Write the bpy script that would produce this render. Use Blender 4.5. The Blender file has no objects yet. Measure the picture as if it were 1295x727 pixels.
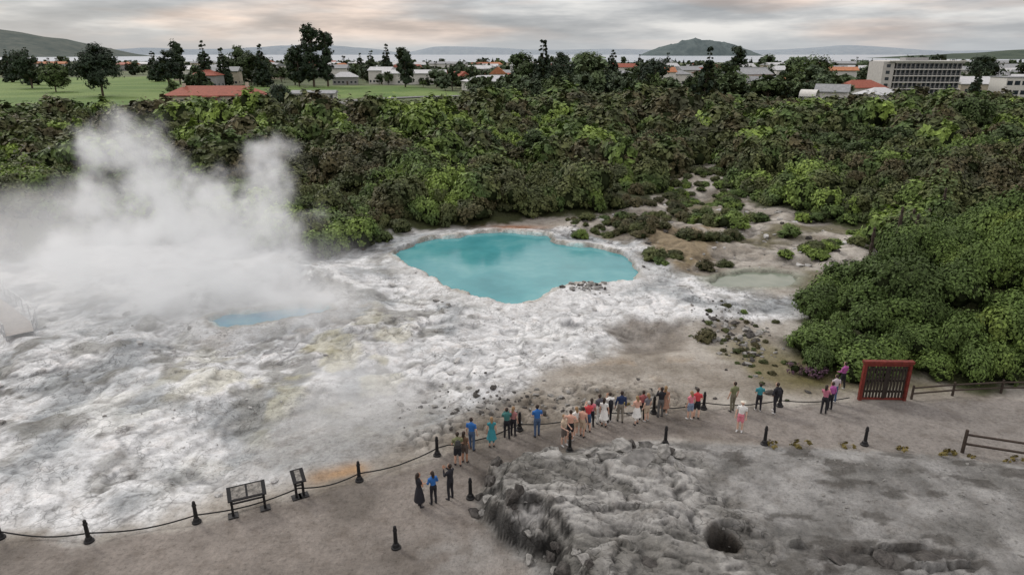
import bpy, math, random, time
import numpy as np
from mathutils import Vector, Matrix
random.seed(7)
scene=bpy.context.scene
COL=scene.collection

# ---------------------------------------------------------------- noise
TAB=np.random.default_rng(99).random((16,256,256)).astype(np.float32).ravel()
def hsh(ix,iy,seed):
    return TAB[((seed*7+3)%16)*65536+(((ix+seed*31)&255)<<8)+((iy+seed*57)&255)]
def vnoise(x,y,seed=0):
    fx=np.floor(x);fy=np.floor(y);ix=fx.astype(np.int32);iy=fy.astype(np.int32);fx=x-fx;fy=y-fy
    fx=fx*fx*(3-2*fx);fy=fy*fy*(3-2*fy)
    a=hsh(ix,iy,seed);b=hsh(ix+1,iy,seed);c=hsh(ix,iy+1,seed);d=hsh(ix+1,iy+1,seed)
    return (a+(b-a)*fx)*(1-fy)+(c+(d-c)*fx)*fy
def fbm(x,y,o=4,seed=0,g=.5):
    s=0;a=1;t=0
    for i in range(o):
        s=s+a*vnoise(x,y,seed+i*17);t+=a;a*=g
        x,y=(x*1.6-y*1.2)+13.7,(x*1.2+y*1.6)+7.1
    return s/t
def worley(x,y,seed=0):
    ix=np.floor(x).astype(np.int32);iy=np.floor(y).astype(np.int32)
    f1=np.full(x.shape,9.);f2=np.full(x.shape,9.);idv=np.zeros(x.shape)
    for i in(-1,0,1):
        for j in(-1,0,1):
            cx=ix+i;cy=iy+j
            px=cx+hsh(cx,cy,seed);py=cy+hsh(cx,cy,seed+5)
            d=np.hypot(px-x,py-y);n=d<f1
            f2=np.where(n,f1,np.minimum(f2,d));idv=np.where(n,hsh(cx,cy,seed+9),idv);f1=np.where(n,d,f1)
    return f1,f2,idv
def ss(a,b,x):
    t=np.clip((x-a)/(b-a),0,1);return t*t*(3-2*t)
def sd(poly,X,Y):
    X=np.asarray(X,float);Y=np.asarray(Y,float)
    d=np.full(X.shape,1e9);ins=np.zeros(X.shape,bool)
    n=len(poly)
    for i in range(n):
        x0,y0=poly[i];x1,y1=poly[(i+1)%n]
        ex,ey=x1-x0,y1-y0;L=ex*ex+ey*ey+1e-9
        t=np.clip(((X-x0)*ex+(Y-y0)*ey)/L,0,1)
        d=np.minimum(d,(X-x0-t*ex)**2+(Y-y0-t*ey)**2)
        ins^=((y0>Y)!=(y1>Y))&(X<(x1-x0)*(Y-y0)/((y1-y0) if y1!=y0 else 1e-9)+x0)
    d=np.sqrt(d);return np.where(ins,d,-d)
def ld(line,X,Y):
    d=np.full(np.shape(X),1e9)
    for (x0,y0),(x1,y1) in zip(line[:-1],line[1:]):
        ex,ey=x1-x0,y1-y0;L=ex*ex+ey*ey
        t=np.clip(((X-x0)*ex+(Y-y0)*ey)/L,0,1)
        d=np.minimum(d,np.hypot(X-x0-t*ex,Y-y0-t*ey))
    return d

# ---------------------------------------------------------------- site plan (metres)
POOL=[(-11.0,63.6),(-9.6,66.8),(-8,68.33),(-5.56,68.98),(-4.02,70.98),(-0.64,71.32),(3.53,69.63),(4.2,66.77),(6.49,65.56),(8.74,64.68),(10.38,62.71),(10.99,59.58),(11.03,56.5),(10.22,54.95),(9.05,53.89),(7.03,53.48),(5.76,53.89),(4.4,53.28),(3.35,52.08),(2.66,50.73),(1.5,49.25),(0.15,48.7),(-1.37,49.1),(-2.96,50.5),(-4.31,52.08),(-5.57,53.28),(-6.92,55.39),(-8.36,57.65),(-10.0,60.08),(-11.2,62.17)]
POND=[(16.48,54.1),(18.18,55.83),(20.24,56.95),(22.74,57.18),(24.13,56.27),(24,55.1),(23.2,53.3),(21.9,52.8),(19,52.8),(16.8,53.1)]
BLUE=[(-21.8,45.4),(-20.7,46.8),(-18.7,47.5),(-16,48.5),(-13.8,48.1),(-13.2,47),(-14.5,46.1),(-16.3,45.5),(-18.1,44.3),(-20.2,43.9)]
BARE=[(-300,52),(-90,56),(-46.1,58.8),(-44,62.1),(-40.9,64.6),(-23,62.1),(-18.4,61.5),(-13.5,63),(-12.4,67.7),(-8.4,71.8),(-.7,74.2),(3,77.1),(10.3,77.1),(21.5,94.7),(28.5,114),(34,120),(33,104),(31.5,90),(32.5,83.5),(35.5,79.9),(35,73.8),(39.1,68.6),(33,57.6),(24.5,50.9),(20.8,47),(18.1,40.5),(16.8,36),(21,35.6),(28.8,34.6),(70,33),(300,30),(300,-200),(-300,-200)]
SINTER=[(-300,50),(-90,57),(-46,60),(-40,66),(-12,69),(-4,73),(4,72.5),(12,67),(13,60),(15,54),(22,50),(21,46),(16,45),(11,42.5),(6,39.5),(2.5,37),(-.5,33),(-3,30.8),(-5.5,28.2),(-8.5,26.3),(-12.6,24.2),(-17,22.9),(-22,22.9),(-60,22),(-300,20)]
ROPE=[(-30,21.8),(-20.1,22.2),(-16.5,22.1),(-12.8,23.2),(-9.2,25),(-6.8,26.1),(-3.55,28.1),(.38,30.3),(4.67,31.6),(7.5,32.1),(10.26,32.6),(14.45,32.85),(19,33.4)]
PATH=[(-60,21.2),(-20,21.9),(-16.5,21.8),(-12.8,22.9),(-9.2,24.7),(-6.8,25.8),(-3.5,27.8),(.38,30),(4.67,31.3),(7.5,31.8),(10.3,32.3),(14.5,32.6),(19,33.2),(30,33.6),(70,32),(70,25.5),(23.6,27.4),(19,28.4),(13.6,28.95),(7.8,29.6),(4.3,29.2),(2.2,28.4),(-.5,26.8),(-1.5,24.5),(-.2,21.8),(1,19),(2,10),(0,-60),(-60,-60)]
OUT=[(-1.5,23.5),(-.9,26.3),(1.6,27.9),(4.35,29),(7.1,29.3),(8.9,28),(10,25.5),(11,21),(9,14),(5,9),(2.6,15),(2.2,18),(1.3,20.2),(.1,21.6)]
SWL=[(-1.2,26),(-1.5,23.5),(.1,21.6),(1.3,20.2),(2.2,18),(2.6,14)]
BROWN=[(8.2,60),(15,55.4),(18,60),(21.6,72),(17.4,72)]
MOSS=[(12.9,40.5),(17,42),(19,36.5),(24,35),(16.3,34.4),(13.9,35.9)]
WET=[(-12.4,26.4),(-12.8,30.6),(-10,34),(-4.8,35),(-3.1,30.6),(-6.2,27.4)]
DARK=[(6.5,44.3),(9.5,45.3),(12.4,44.6),(11.1,40.5),(9,39.5),(7.2,39.9)]
GRASS=[(-520,500),(-274,600),(-133,276),(-118,240),(-140,215),(-200,215),(-300,260)]
GRASS2=[(-170,300),(-150,420),(-60,420),(-20,330),(-40,300),(-70,300),(-90,285)]
LEDGE=[(10.8,21.4),(12.5,21.9),(15,21.8),(17.5,21.2),(18,20),(14,19.3),(11,19.6)]

def slabs(X,Y):
    return worley((X+fbm(X/2.4,Y/2.4,3,96)*2.2)/3.0,(Y+fbm(X/2.4,Y/2.4,3,97)*2.2)/1.5,98)
def height(X,Y):
    sb=sd(BARE,X,Y);sp=sd(PATH,X,Y);so=sd(OUT,X,Y);ssn=sd(SINTER,X,Y)
    z=np.zeros(X.shape)
    sh=ss(0,6,-sb)*ss(30,45,Y)
    z+=sh*(fbm(X/22,Y/22,3,3)*5-1.6)*ss(260,110,Y)
    z+=sh*ss(35,90,X)*ss(190,120,Y)*3.5
    q=((X-38)/15.5)**2+((Y-46)/10.5)**2
    z+=4.6*np.exp(-q*1.5)*ss(0,5,-sb)
    si=ss(-.5,2.5,ssn)*ss(-90,-50,X)
    wx=fbm(X/3,Y/3,3,21)*2.4;wy=fbm(X/3,Y/3,3,22)*2.4
    big=fbm(X/7,Y/7,4,31)
    rid=1-np.abs(2*fbm((X+wx)/2.6,(Y+wy)/2.6,4,33)-1)
    f1,f2,idv=worley((X+wx)/1.5,(Y+wy)/1.5,41)
    step=np.floor(big*14)/14+ss(.0,.45,(big*14)%1)/14
    lump=ss(.50,.64,fbm(X/5,Y/5,3,51))
    rough=ss(.42,.62,fbm(X/6,Y/6,3,53))
    fine=fbm(X/.8,Y/.8,4,61)-.5
    z+=si*((step-.5)*1.9+.13*(rid-.7)+(idv-.5)*.28*lump*ss(.02,.15,f2-f1)*ss(-2,4,ssn))
    z+=si*.15*fine*(.2+rough)
    for cx,cy,r,h in((-19,51.5,4.5,1.6),(-14,50.5,2.5,.7),(-23,49,3,.7),(-9,42,6,.45),(-11,33.5,2.2,.5),(-27,38,6,.5),(6.2,52.5,1.6,.45),(-3.5,47,3,.3),(-17,35,2.5,.4),(-20,29,2.5,.35)):
        z+=si*h*np.exp(-((X-cx)**2+(Y-cy)**2)/r**2)*(.6+.8*fbm(X/1.1,Y/1.1,4,66))
    wet=ss(-1,2,sd(WET,X,Y));z=z*(1-.75*wet)-.1*wet
    va=ss(-1,3,sb)*ss(3,8,X)*ss(44,52,Y)*(1-si)
    z+=va*((fbm(X/5,Y/5,5,71)-.4)*2.2+.4*(1-np.abs(2*fbm(X/2,Y/2,4,73)-1)-.6))
    z-=1.2*np.exp(-((X-25)**2/30+(Y-92)**2/160))
    z-=.5*ss(-.8,1.6,sd(DARK,X,Y))
    fr=np.exp(-(ld([(-4,29.6),(0,32.2),(4,34),(8,34.2)],X,Y)/1.6)**2)
    a1,a2,ai=worley(X/.7+wx,Y/.6+wy,81)
    z+=fr*(ai*.3)*ss(.03,.2,a2-a1)
    lr=ss(-.2,1.5,-sp)*ss(29.5,27.5,Y)*ss(-2,2,X)
    z+=lr*(.12+.5*(fbm(X/3.5,Y/3.5,3,91)-.4)+.10*(1-np.abs(2*fbm(X/1.6,Y/1.1,4,93)-1))+.10*fine)
    l1,l2,li=worley(X/1.9+wx*.9,Y/.8+wy*.7,83)
    z+=ss(-.3,.6,sd(LEDGE,X,Y)+(fbm(X/.8,Y/.8,3,85)-.5)*2.4)*(li*.36*ss(.0,.06,l2-l1)-.1+.25*fine)
    dsw=ld(SWL,X,Y);w=np.clip(1-dsw/8.5,0,1)
    oe=so+(fbm(X/1.1,Y/1.1,4,95)-.5)*1.7
    c1,c2,ci=slabs(X,Y)
    prof=np.where(dsw<3.5,ss(0,.6,oe)*.55+ss(.5,.8,oe)*.1+ss(.85,1.25,oe)*.35,ss(0,2.6,oe))
    tilt=(ci-.5)*(c1-.3)*.35
    band=fbm(X/3.2,Y/1.6,4,118);bs=(np.floor(band*11)/11+ss(0,.3,(band*11)%1)/11-.5)
    z+=prof*(.30+1.2*w+1.3*bs+(ci-.5)*.20*ss(.0,.10,c2-c1)-.13*ss(.06,0,c2-c1)+tilt+.15*fine)
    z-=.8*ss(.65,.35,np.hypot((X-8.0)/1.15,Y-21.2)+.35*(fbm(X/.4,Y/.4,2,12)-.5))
    pm=ss(-.2,.8,sp)*ss(-.1,-.6,so)
    z=z*(1-pm)+pm*(.08*(fbm(X/2,Y/2,4,15)-.5)+.03*(fbm(X/.35,Y/.35,3,16)-.5))
    for P,dep,rim in((POOL,1.2,.22),(POND,.7,.1),(BLUE,.9,.25)):
        s=sd(P,X,Y)+(fbm(X/1.3,Y/1.3,4,17)-.5)*1.1
        k=ss(-4,-.2,s)
        z=z*(1-k)+k*(rim*ss(-2.5,-.5,s)*(.3+1.2*fbm(X/.9,Y/.9,4,18)))
        z=np.where(s>-.25,z-(dep)*ss(-.25,1.2,s)-.28*ss(-.25,.1,s),z)
    z+=3.5*np.exp(-((X-57)**2/18+(Y-150)**2/30))*ss(.3,.6,fbm(X/3,Y/3,3,19))
    return z*ss(420,300,Y)

def colour(X,Y,Z):
    n1=fbm(X/9,Y/9,4,101);n2=fbm(X/2.2,Y/2.2,5,102);n3=fbm(X/.6,Y/.6,4,103);n4=fbm(X/4,Y/4,5,104)
    sb=sd(BARE,X,Y);ssn=sd(SINTER,X,Y);sp=sd(PATH,X,Y);so=sd(OUT,X,Y)
    c=np.zeros(X.shape+(3,))
    def put(m,col,a=1.):
        nonlocal c
        m=(m*a)[...,None];c=c*(1-m)+np.array(col)*m
    def lerp(a,b,t): return np.array(a)*(1-t[...,None])+np.array(b)*t[...,None]
    c=lerp((.035,.038,.018),(.055,.065,.025),ss(.3,.7,n1))
    far=ss(240,300,Y);put(far,(0,0,0));c+=lerp((.07,.095,.04),(.13,.15,.08),ss(.35,.65,fbm(X/40,Y/40,3,105)))*far[...,None]
    for G in(GRASS,GRASS2):
        g=ss(-3,3,sd(G,X,Y));c=c*(1-g[...,None])+lerp((.09,.16,.035),(.15,.22,.06),ss(.3,.7,fbm(X/15,Y/15,3,106)))*g[...,None]
    b=ss(-.8,.8,sb+(n2-.5)*5)
    bc=lerp((.23,.205,.17),(.42,.395,.355),ss(.32,.62,n4*.5+n2*.5))
    c=c*(1-b[...,None])+bc*b[...,None]
    put(ss(-1,1,sd(BROWN,X,Y)+(n2-.5)*6)*b,(.22,.165,.085),.8)
    put(b*ss(.53,.62,fbm(X/6,Y/6,4,107))*ss(46,52,Y)*ss(4,10,X),(.11,.10,.045),.75)
    s=ss(-1,1,ssn+(n2-.5)*4+(n1-.5)*4)
    wx=fbm(X/3,Y/3,3,21)*2.4;wy=fbm(X/3,Y/3,3,22)*2.4
    rid=1-np.abs(2*fbm((X+wx)/2.6,(Y+wy)/2.6,4,33)-1)
    big=fbm(X/7,Y/7,4,31);fr=(big*14)%1
    f1,f2,idv=worley((X+wx)/1.5,(Y+wy)/1.5,41)
    white=np.exp(-(((X+1)/15)**2+((Y-44)/10)**2))
    tt=ss(.37,.58,n4*.6+n2*.4+.16*white-.025*(1-white))
    sc=lerp((.38,.405,.42),(.74,.755,.765),tt)
    sc=sc*(1-.28*ss(.88,.97,rid)[...,None])
    sc=sc*(1-.22*(ss(.0,.1,fr)*ss(.3,.1,fr)*ss(.4,.6,n2))[...,None])
    lump=ss(.50,.64,fbm(X/5,Y/5,3,51))
    sc=sc*(1-.5*(lump*ss(.08,.02,f2-f1))[...,None])
    sc=sc*(.84+.32*n3[...,None])
    dm=ss(.54,.64,fbm(X/1.8,Y/1.8,5,111))*ss(.42,.56,n1+.09*(X<-6))
    sc=sc*(1-dm[...,None]*.68)+np.array((.21,.21,.19))*dm[...,None]*.68
    ye=ss(.53,.66,fbm(X/2.5,Y/2.5,4,112))*np.exp(-(((X+12)/9)**2+((Y-39)/9)**2))
    sc=sc*(1-.45*ye[...,None])+np.array((.55,.51,.27))*.45*ye[...,None]
    orr=ss(.52,.64,fbm(X/1.6,Y/1.6,4,116))*np.exp(-(ld([(-22,42.5),(-18,42.5),(-13,44.5),(-11,47)],X,Y)/1.3)**2)
    sc=sc*(1-.5*orr[...,None])+np.array((.34,.27,.18))*.5*orr[...,None]
    c=c*(1-s[...,None])+sc*s[...,None]
    put(ss(-2,2,sd(WET,X,Y)+(n2-.5)*4),(.33,.325,.31),.7)
    for cx,cy,r in((-10.6,33.8,.9),(-10,35.6,.6),(-3.7,49,.5),(6,52.6,1.1),(-3,45.8,.5),(-17,50.3,1.3),(-20,29,.5),(-17,35,.5)):
        put(np.exp(-((X-cx)**2+(Y-cy)**2)/r**2)*ss(.35,.6,n3),(.09,.085,.07),.8)
    for P in(POOL,BLUE):
        sq=sd(P,X,Y)+(n2-.5)*1.5
        put(ss(-3.2,-1.2,sq)*ss(.3,0.,sq)*ss(66,56,Y),(.68,.69,.69),.6)
        put(np.clip(ss(-.1,.7,sq),0,1),(.30,.55,.55),.9)
        put(np.exp(-((sq+.1)/.28)**2),(.25,.22,.15),.55)
    put(ss(-1.5,.3,sd(POND,X,Y)+(n2-.5)*1.5),(.24,.26,.21),.9)
    put(np.exp(-(((X-0)/3.2)**2+((Y-72.8)/1.1)**2)*1.2),(.42,.15,.03),.8)
    put(ss(-.6,.9,sd(DARK,X,Y)+(n2-.5)*2.2),(.21,.185,.155),.85)
    d=ld([(-8.6,26.3),(-7.2,26.9)],X,Y)
    put(np.exp(-(d/.55)**2)*ss(.35,.55,n2),(.46,.27,.12),.75)
    d=ld([(-4,29),(-1,31.3),(3,33.6),(9,35)],X,Y)
    put(np.exp(-(d/2.2)**2)*ss(.42,.58,n2),(.17,.145,.11),.75)
    put(np.exp(-(((X-9)/4.5)**2+((Y-37.5)/1.4)**2))*ss(.4,.55,n2+.05),(.27,.18,.085),.7)
    put(ss(-1,1,sd(MOSS,X,Y)+(n2-.5)*3),(.15,.13,.05),.75)
    lr=ss(-.3,.6,-sp+(n2-.5)*1.2)*ss(30,28.5,Y)*ss(-3,0,X)
    lc=lerp((.16,.158,.15),(.30,.298,.29),ss(.36,.6,n4*.4+n2*.6))
    lc=lc*(.72+.56*n3[...,None])
    c=c*(1-lr[...,None])+lc*lr[...,None]
    put(lr*ss(.60,.66,fbm(X/1.5,Y/.8,5,115)),(.07,.065,.058),.7)
    put(ss(-.2,.5,sd(LEDGE,X,Y)+(n2-.5)*2.4)*ss(.42,.55,n3+.05),(.055,.05,.045),.8)
    o=ss(-.3,.4,so+(n2-.5))*ss(12,7,X)
    c1,c2,ci=slabs(X,Y)
    oc=lerp((.19,.186,.172),(.37,.365,.35),ss(.34,.60,n2*.8+ci*.2))*(.68+.64*n3[...,None])
    oc=oc*(1-.55*ss(.04,0,c2-c1)[...,None])
    band=fbm(X/3.2,Y/1.6,4,118);bf=(band*11)%1
    oc=oc*(1-.4*(ss(0,.08,bf)*ss(.3,.12,bf))[...,None])
    c=c*(1-o[...,None])+oc*o[...,None]
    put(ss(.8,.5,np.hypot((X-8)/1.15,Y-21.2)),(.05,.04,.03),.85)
    pm=ss(-.35,.35,sp+(n3-.5)*.9)*ss(.1,-.3,so)
    pc=lerp((.150,.134,.118),(.25,.225,.202),ss(.3,.65,n4*.5+n2*.5))*(.82+.36*n3[...,None])
    c=c*(1-pm[...,None])+pc*pm[...,None]
    put(np.exp(-(((X+2)/2)**2+((Y-21.3)/1.3)**2))*ss(.45,.6,n2),(.34,.34,.33),.6)
    put(pm*ss(8,22,X)*.55,(.265,.252,.238))
    put(ss(.6,1,np.exp(-(((X-32)/5)**2+((Y-193)/7)**2))*1.3),(.18,.14,.1),.8)
    put(np.exp(-(((X-57)/4)**2+((Y-149)/5)**2)),(.38,.35,.31),.9)
    return c,np.clip(s*.8*(1-ss(-1,1,sd(WET,X,Y))*.7)+o+lr*.4,0,1)*(1-pm)

# ---------------------------------------------------------------- node helpers
def newmat(name):
    m=bpy.data.materials.new(name);m.use_nodes=True
    nt=m.node_tree;nt.nodes.clear()
    out=nt.nodes.new('ShaderNodeOutputMaterial')
    b=nt.nodes.new('ShaderNodeBsdfPrincipled');nt.links.new(b.outputs[0],out.inputs[0])
    return m,nt,b,out
def N(nt,t,**k):
    n=nt.nodes.new(t)
    for a,v in k.items(): setattr(n,a,v)
    return n
def ramp(nt,stops,fac=None):
    r=nt.nodes.new('ShaderNodeValToRGB');e=r.color_ramp.elements
    while len(e)<len(stops): e.new(.5)
    for i,(p,c) in enumerate(stops):
        e[i].position=p;e[i].color=(*c,1)
    if fac is not None: nt.links.new(fac,r.inputs[0])
    return r
def mixc(nt,a,b,fac,mode='MIX'):
    m=nt.nodes.new('ShaderNodeMix');m.data_type='RGBA';m.blend_type=mode
    ins=[s for s in m.inputs if s.enabled]
    for s,v in zip(ins,(fac,a,b)):
        if hasattr(v,'is_output'): nt.links.new(v,s)
        elif isinstance(v,(int,float)): s.default_value=v
        else: s.default_value=(*v,1)
    return [o for o in m.outputs if o.enabled][0]
def math_(nt,op,a,b=None,clamp=False):
    m=nt.nodes.new('ShaderNodeMath');m.operation=op;m.use_clamp=clamp
    for s,v in zip(m.inputs,(a,b)):
        if v is None: continue
        if hasattr(v,'is_output'): nt.links.new(v,s)
        else: s.default_value=v
    return m.outputs[0]
def noise(nt,scale,detail=4,rough=.55,vec=None,out=0):
    n=nt.nodes.new('ShaderNodeTexNoise');n.inputs['Scale'].default_value=scale;n.inputs['Detail'].default_value=detail;n.inputs['Roughness'].default_value=rough
    if vec is not None: nt.links.new(vec,n.inputs['Vector'])
    return n.outputs[out]
def simple(name,col,rough=.7,var=.25,scale=6,metal=0,bump=0.,spec=.3):
    m,nt,b,o=newmat(name)
    tc=N(nt,'ShaderNodeTexCoord').outputs['Object']
    n=noise(nt,scale,2,.6,tc)
    c2=tuple(min(1,c*(1+var)) for c in col);c1=tuple(c*(1-var) for c in col)
    r=ramp(nt,[(.3,c1),(.7,c2)],n);nt.links.new(r.outputs[0],b.inputs['Base Color'])
    b.inputs['Roughness'].default_value=rough;b.inputs['Metallic'].default_value=metal
    b.inputs['Specular IOR Level'].default_value=spec
    if bump:
        bp=N(nt,'ShaderNodeBump');bp.inputs['Strength'].default_value=bump;bp.inputs['Distance'].default_value=.05
        nt.links.new(noise(nt,scale*3,4,.6,tc),bp.inputs['Height']);nt.links.new(bp.outputs[0],b.inputs['Normal'])
    return m
_mc={}
def cm(col,rough=.8,name='cloth'):
    k=(tuple(round(c,3) for c in col),rough,name)
    if k not in _mc:_mc[k]=simple(name,col,rough,.15,25)
    return _mc[k]
def fastmesh(name,V,F,mats=(),midx=None,smooth=False):
    me=bpy.data.meshes.new(name)
    if isinstance(F,np.ndarray):
        V=np.asarray(V,np.float32);me.vertices.add(len(V));me.vertices.foreach_set('co',V.ravel())
        k=F.shape[1];me.loops.add(F.size);me.loops.foreach_set('vertex_index',F.ravel().astype(np.int32))
        me.polygons.add(len(F));me.polygons.foreach_set('loop_start',np.arange(0,F.size,k,dtype=np.int32));me.polygons.foreach_set('loop_total',np.full(len(F),k,dtype=np.int32))
    else: me.from_pydata([tuple(map(float,v)) for v in V],[],[tuple(f) for f in F])
    me.update()
    for m in mats: me.materials.append(m)
    if midx is not None: me.polygons.foreach_set('material_index',np.array(midx,dtype=np.int32))
    me.polygons.foreach_set('use_smooth',np.full(len(me.polygons),smooth,dtype=bool));me.update()
    return me
def mesh_obj(name,V,F,mats=(),parent=None,smooth=False,midx=None,loc=None,rotz=0):
    o=bpy.data.objects.new(name,fastmesh(name,V,F,mats,midx,smooth));COL.objects.link(o)
    if parent: o.parent=parent
    if loc is not None:o.location=loc
    o.rotation_euler[2]=rotz
    return o
def empty(name,loc=(0,0,0),rotz=0):
    e=bpy.data.objects.new(name,None);e.location=loc;e.rotation_euler[2]=rotz;e.empty_display_size=.3;COL.objects.link(e);return e
class MB:
    def __init__(s): s.V=[];s.F=[];s.M=[]
    def add(s,V,F,m=0):
        k=len(s.V);s.V+= [tuple(v) for v in V];s.F+=[tuple(i+k for i in f) for f in F];s.M+=[m]*len(F)
    def box(s,x0,x1,y0,y1,z0,z1,m=0):
        s.add([(x0,y0,z0),(x1,y0,z0),(x1,y1,z0),(x0,y1,z0),(x0,y0,z1),(x1,y0,z1),(x1,y1,z1),(x0,y1,z1)],
              [(3,2,1,0),(4,5,6,7),(0,1,5,4),(1,2,6,5),(2,3,7,6),(3,0,4,7)],m)
    def tube(s,pts,n=8,m=0,cap=True):
        k=len(s.V);P=[Vector(p[0]) for p in pts]
        for i,p in enumerate(P):
            d=(P[min(i+1,len(P)-1)]-P[max(i-1,0)]).normalized()
            a=Vector((1,0,0)) if abs(d.x)<.8 else Vector((0,1,0))
            b=d.cross(a).normalized();a=b.cross(d).normalized()
            rx,ry=pts[i][1],pts[i][2] if len(pts[i])>2 else pts[i][1]
            for j in range(n):
                t=2*math.pi*j/n;q=p+a*rx*math.cos(t)+b*ry*math.sin(t);s.V.append(tuple(q))
        for i in range(len(P)-1):
            for j in range(n):
                s.F.append((k+i*n+j,k+i*n+(j+1)%n,k+(i+1)*n+(j+1)%n,k+(i+1)*n+j));s.M.append(m)
        if cap:
            s.F.append(tuple(k+j for j in range(n))[::-1]);s.M.append(m)
            e=k+(len(P)-1)*n;s.F.append(tuple(e+j for j in range(n)));s.M.append(m)
    def obj(s,name,mats,parent=None,smooth=False,loc=None,rotz=0):
        return mesh_obj(name,s.V,s.F,mats,parent,smooth,s.M,loc,rotz)

# ---------------------------------------------------------------- ground sheet
def axis(core0,core1,step,g,lim):
    core=list(np.arange(core0,core1,step));up=[core[-1]];d=step
    while up[-1]<lim: d*=g;up.append(up[-1]+d)
    dn=[core[0]];d=step
    while dn[-1]>-lim: d*=g;dn.append(dn[-1]-d)
    return np.array(dn[1:][::-1]+core+up[1:])
xs=axis(-34,26,.115,1.035,14000)
ys=[17.];
while ys[-1]<78: ys.append(ys[-1]+.092*ys[-1]/20)
d=.39
while ys[-1]<15000: d*=1.03;ys.append(ys[-1]+d)
dn=[17.];d=.1
while dn[-1]>-400: d*=1.1;dn.append(dn[-1]-d)
ys=np.array(dn[1:][::-1]+ys)
GX,GY=np.meshgrid(xs,ys)
GZ=height(GX,GY);GC,RK=colour(GX,GY,GZ)
def blur(A,r):
    for ax in(0,1):
        P=np.pad(A,[(r+1,r) if a==ax else (0,0) for a in(0,1)],mode='edge');S_=np.cumsum(P,axis=ax)
        A=(np.take(S_,range(2*r+1,S_.shape[ax]),ax)-np.take(S_,range(0,S_.shape[ax]-2*r-1),ax))/(2*r+1)
    return A
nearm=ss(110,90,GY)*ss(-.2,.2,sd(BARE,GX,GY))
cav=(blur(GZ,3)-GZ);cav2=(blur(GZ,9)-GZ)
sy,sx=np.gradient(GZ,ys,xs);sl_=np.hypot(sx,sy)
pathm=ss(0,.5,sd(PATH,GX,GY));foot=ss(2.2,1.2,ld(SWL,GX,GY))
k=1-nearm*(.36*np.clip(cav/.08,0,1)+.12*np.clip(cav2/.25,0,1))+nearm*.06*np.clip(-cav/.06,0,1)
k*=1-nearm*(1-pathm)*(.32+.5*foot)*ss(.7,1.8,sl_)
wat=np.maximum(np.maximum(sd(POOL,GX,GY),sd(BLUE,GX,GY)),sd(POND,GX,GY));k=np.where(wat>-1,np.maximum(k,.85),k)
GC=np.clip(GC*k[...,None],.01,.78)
nx,ny=len(xs),len(ys)
I=np.arange(nx*ny).reshape(ny,nx)
Q=np.stack([I[:-1,:-1],I[:-1,1:],I[1:,1:],I[1:,:-1]],-1).reshape(-1,4)
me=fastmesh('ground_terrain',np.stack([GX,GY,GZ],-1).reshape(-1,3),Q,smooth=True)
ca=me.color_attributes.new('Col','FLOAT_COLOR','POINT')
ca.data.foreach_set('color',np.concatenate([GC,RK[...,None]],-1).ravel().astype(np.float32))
ground=bpy.data.objects.new('ground_terrain',me);COL.objects.link(ground)
m,nt,b,o=newmat('ground')
an=N(nt,'ShaderNodeAttribute',attribute_name='Col');at=an.outputs['Color'];al=an.outputs['Alpha']
pos=N(nt,'ShaderNodeNewGeometry').outputs['Position']
fn=noise(nt,5,4,.78,pos)
f1=ramp(nt,[(.3,(.58,.58,.57)),(.45,(.92,.92,.92)),(.55,(1,1,1)),(.75,(1.24,1.23,1.21))],fn).outputs[0]
c=mixc(nt,at,f1,1.,'MULTIPLY')
f2=ramp(nt,[(.32,(.78,.76,.74)),(.5,(1,1,1)),(.7,(1.12,1.12,1.12))],noise(nt,1.1,3,.65,pos)).outputs[0]
c=mixc(nt,c,f2,1.,'MULTIPLY')
wv=N(nt,'ShaderNodeVectorMath',operation='MULTIPLY_ADD');nt.links.new(noise(nt,1.2,2,.6,pos,1),wv.inputs[0]);wv.inputs[1].default_value=(1.6,1.6,1.6);nt.links.new(pos,wv.inputs[2])
vo=N(nt,'ShaderNodeTexVoronoi',feature='DISTANCE_TO_EDGE');vo.inputs['Scale'].default_value=1.15;nt.links.new(wv.outputs[0],vo.inputs['Vector'])
crk=ramp(nt,[(.0,(.38,.38,.37)),(.03,(.78,.78,.78)),(.065,(1,1,1))],vo.outputs['Distance']).outputs[0]
pm=ramp(nt,[(.43,(0,0,0)),(.56,(1,1,1))],noise(nt,.45,2,.6,pos)).outputs[0]
c=mixc(nt,c,mixc(nt,c,crk,1.,'MULTIPLY'),math_(nt,'MULTIPLY',pm,al))
vp=N(nt,'ShaderNodeTexVoronoi',feature='F1');vp.inputs['Scale'].default_value=4.5;nt.links.new(pos,vp.inputs['Vector'])
peb=ramp(nt,[(.05,(.5,.48,.46)),(.16,(1,1,1))],vp.outputs['Distance']).outputs[0]
pm2=ramp(nt,[(.5,(0,0,0)),(.62,(1,1,1))],noise(nt,.3,1,.6,pos)).outputs[0]
c=mixc(nt,c,mixc(nt,c,peb,1.,'MULTIPLY'),pm2)
nt.links.new(c,b.inputs['Base Color']);b.inputs['Roughness'].default_value=.85;b.inputs['Specular IOR Level'].default_value=.25
bp=N(nt,'ShaderNodeBump');bp.inputs['Strength'].default_value=1.;bp.inputs['Distance'].default_value=.18
nt.links.new(noise(nt,3.2,5,.72,pos),bp.inputs['Height']);nt.links.new(bp.outputs[0],b.inputs['Normal'])
me.materials.append(m)
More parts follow.
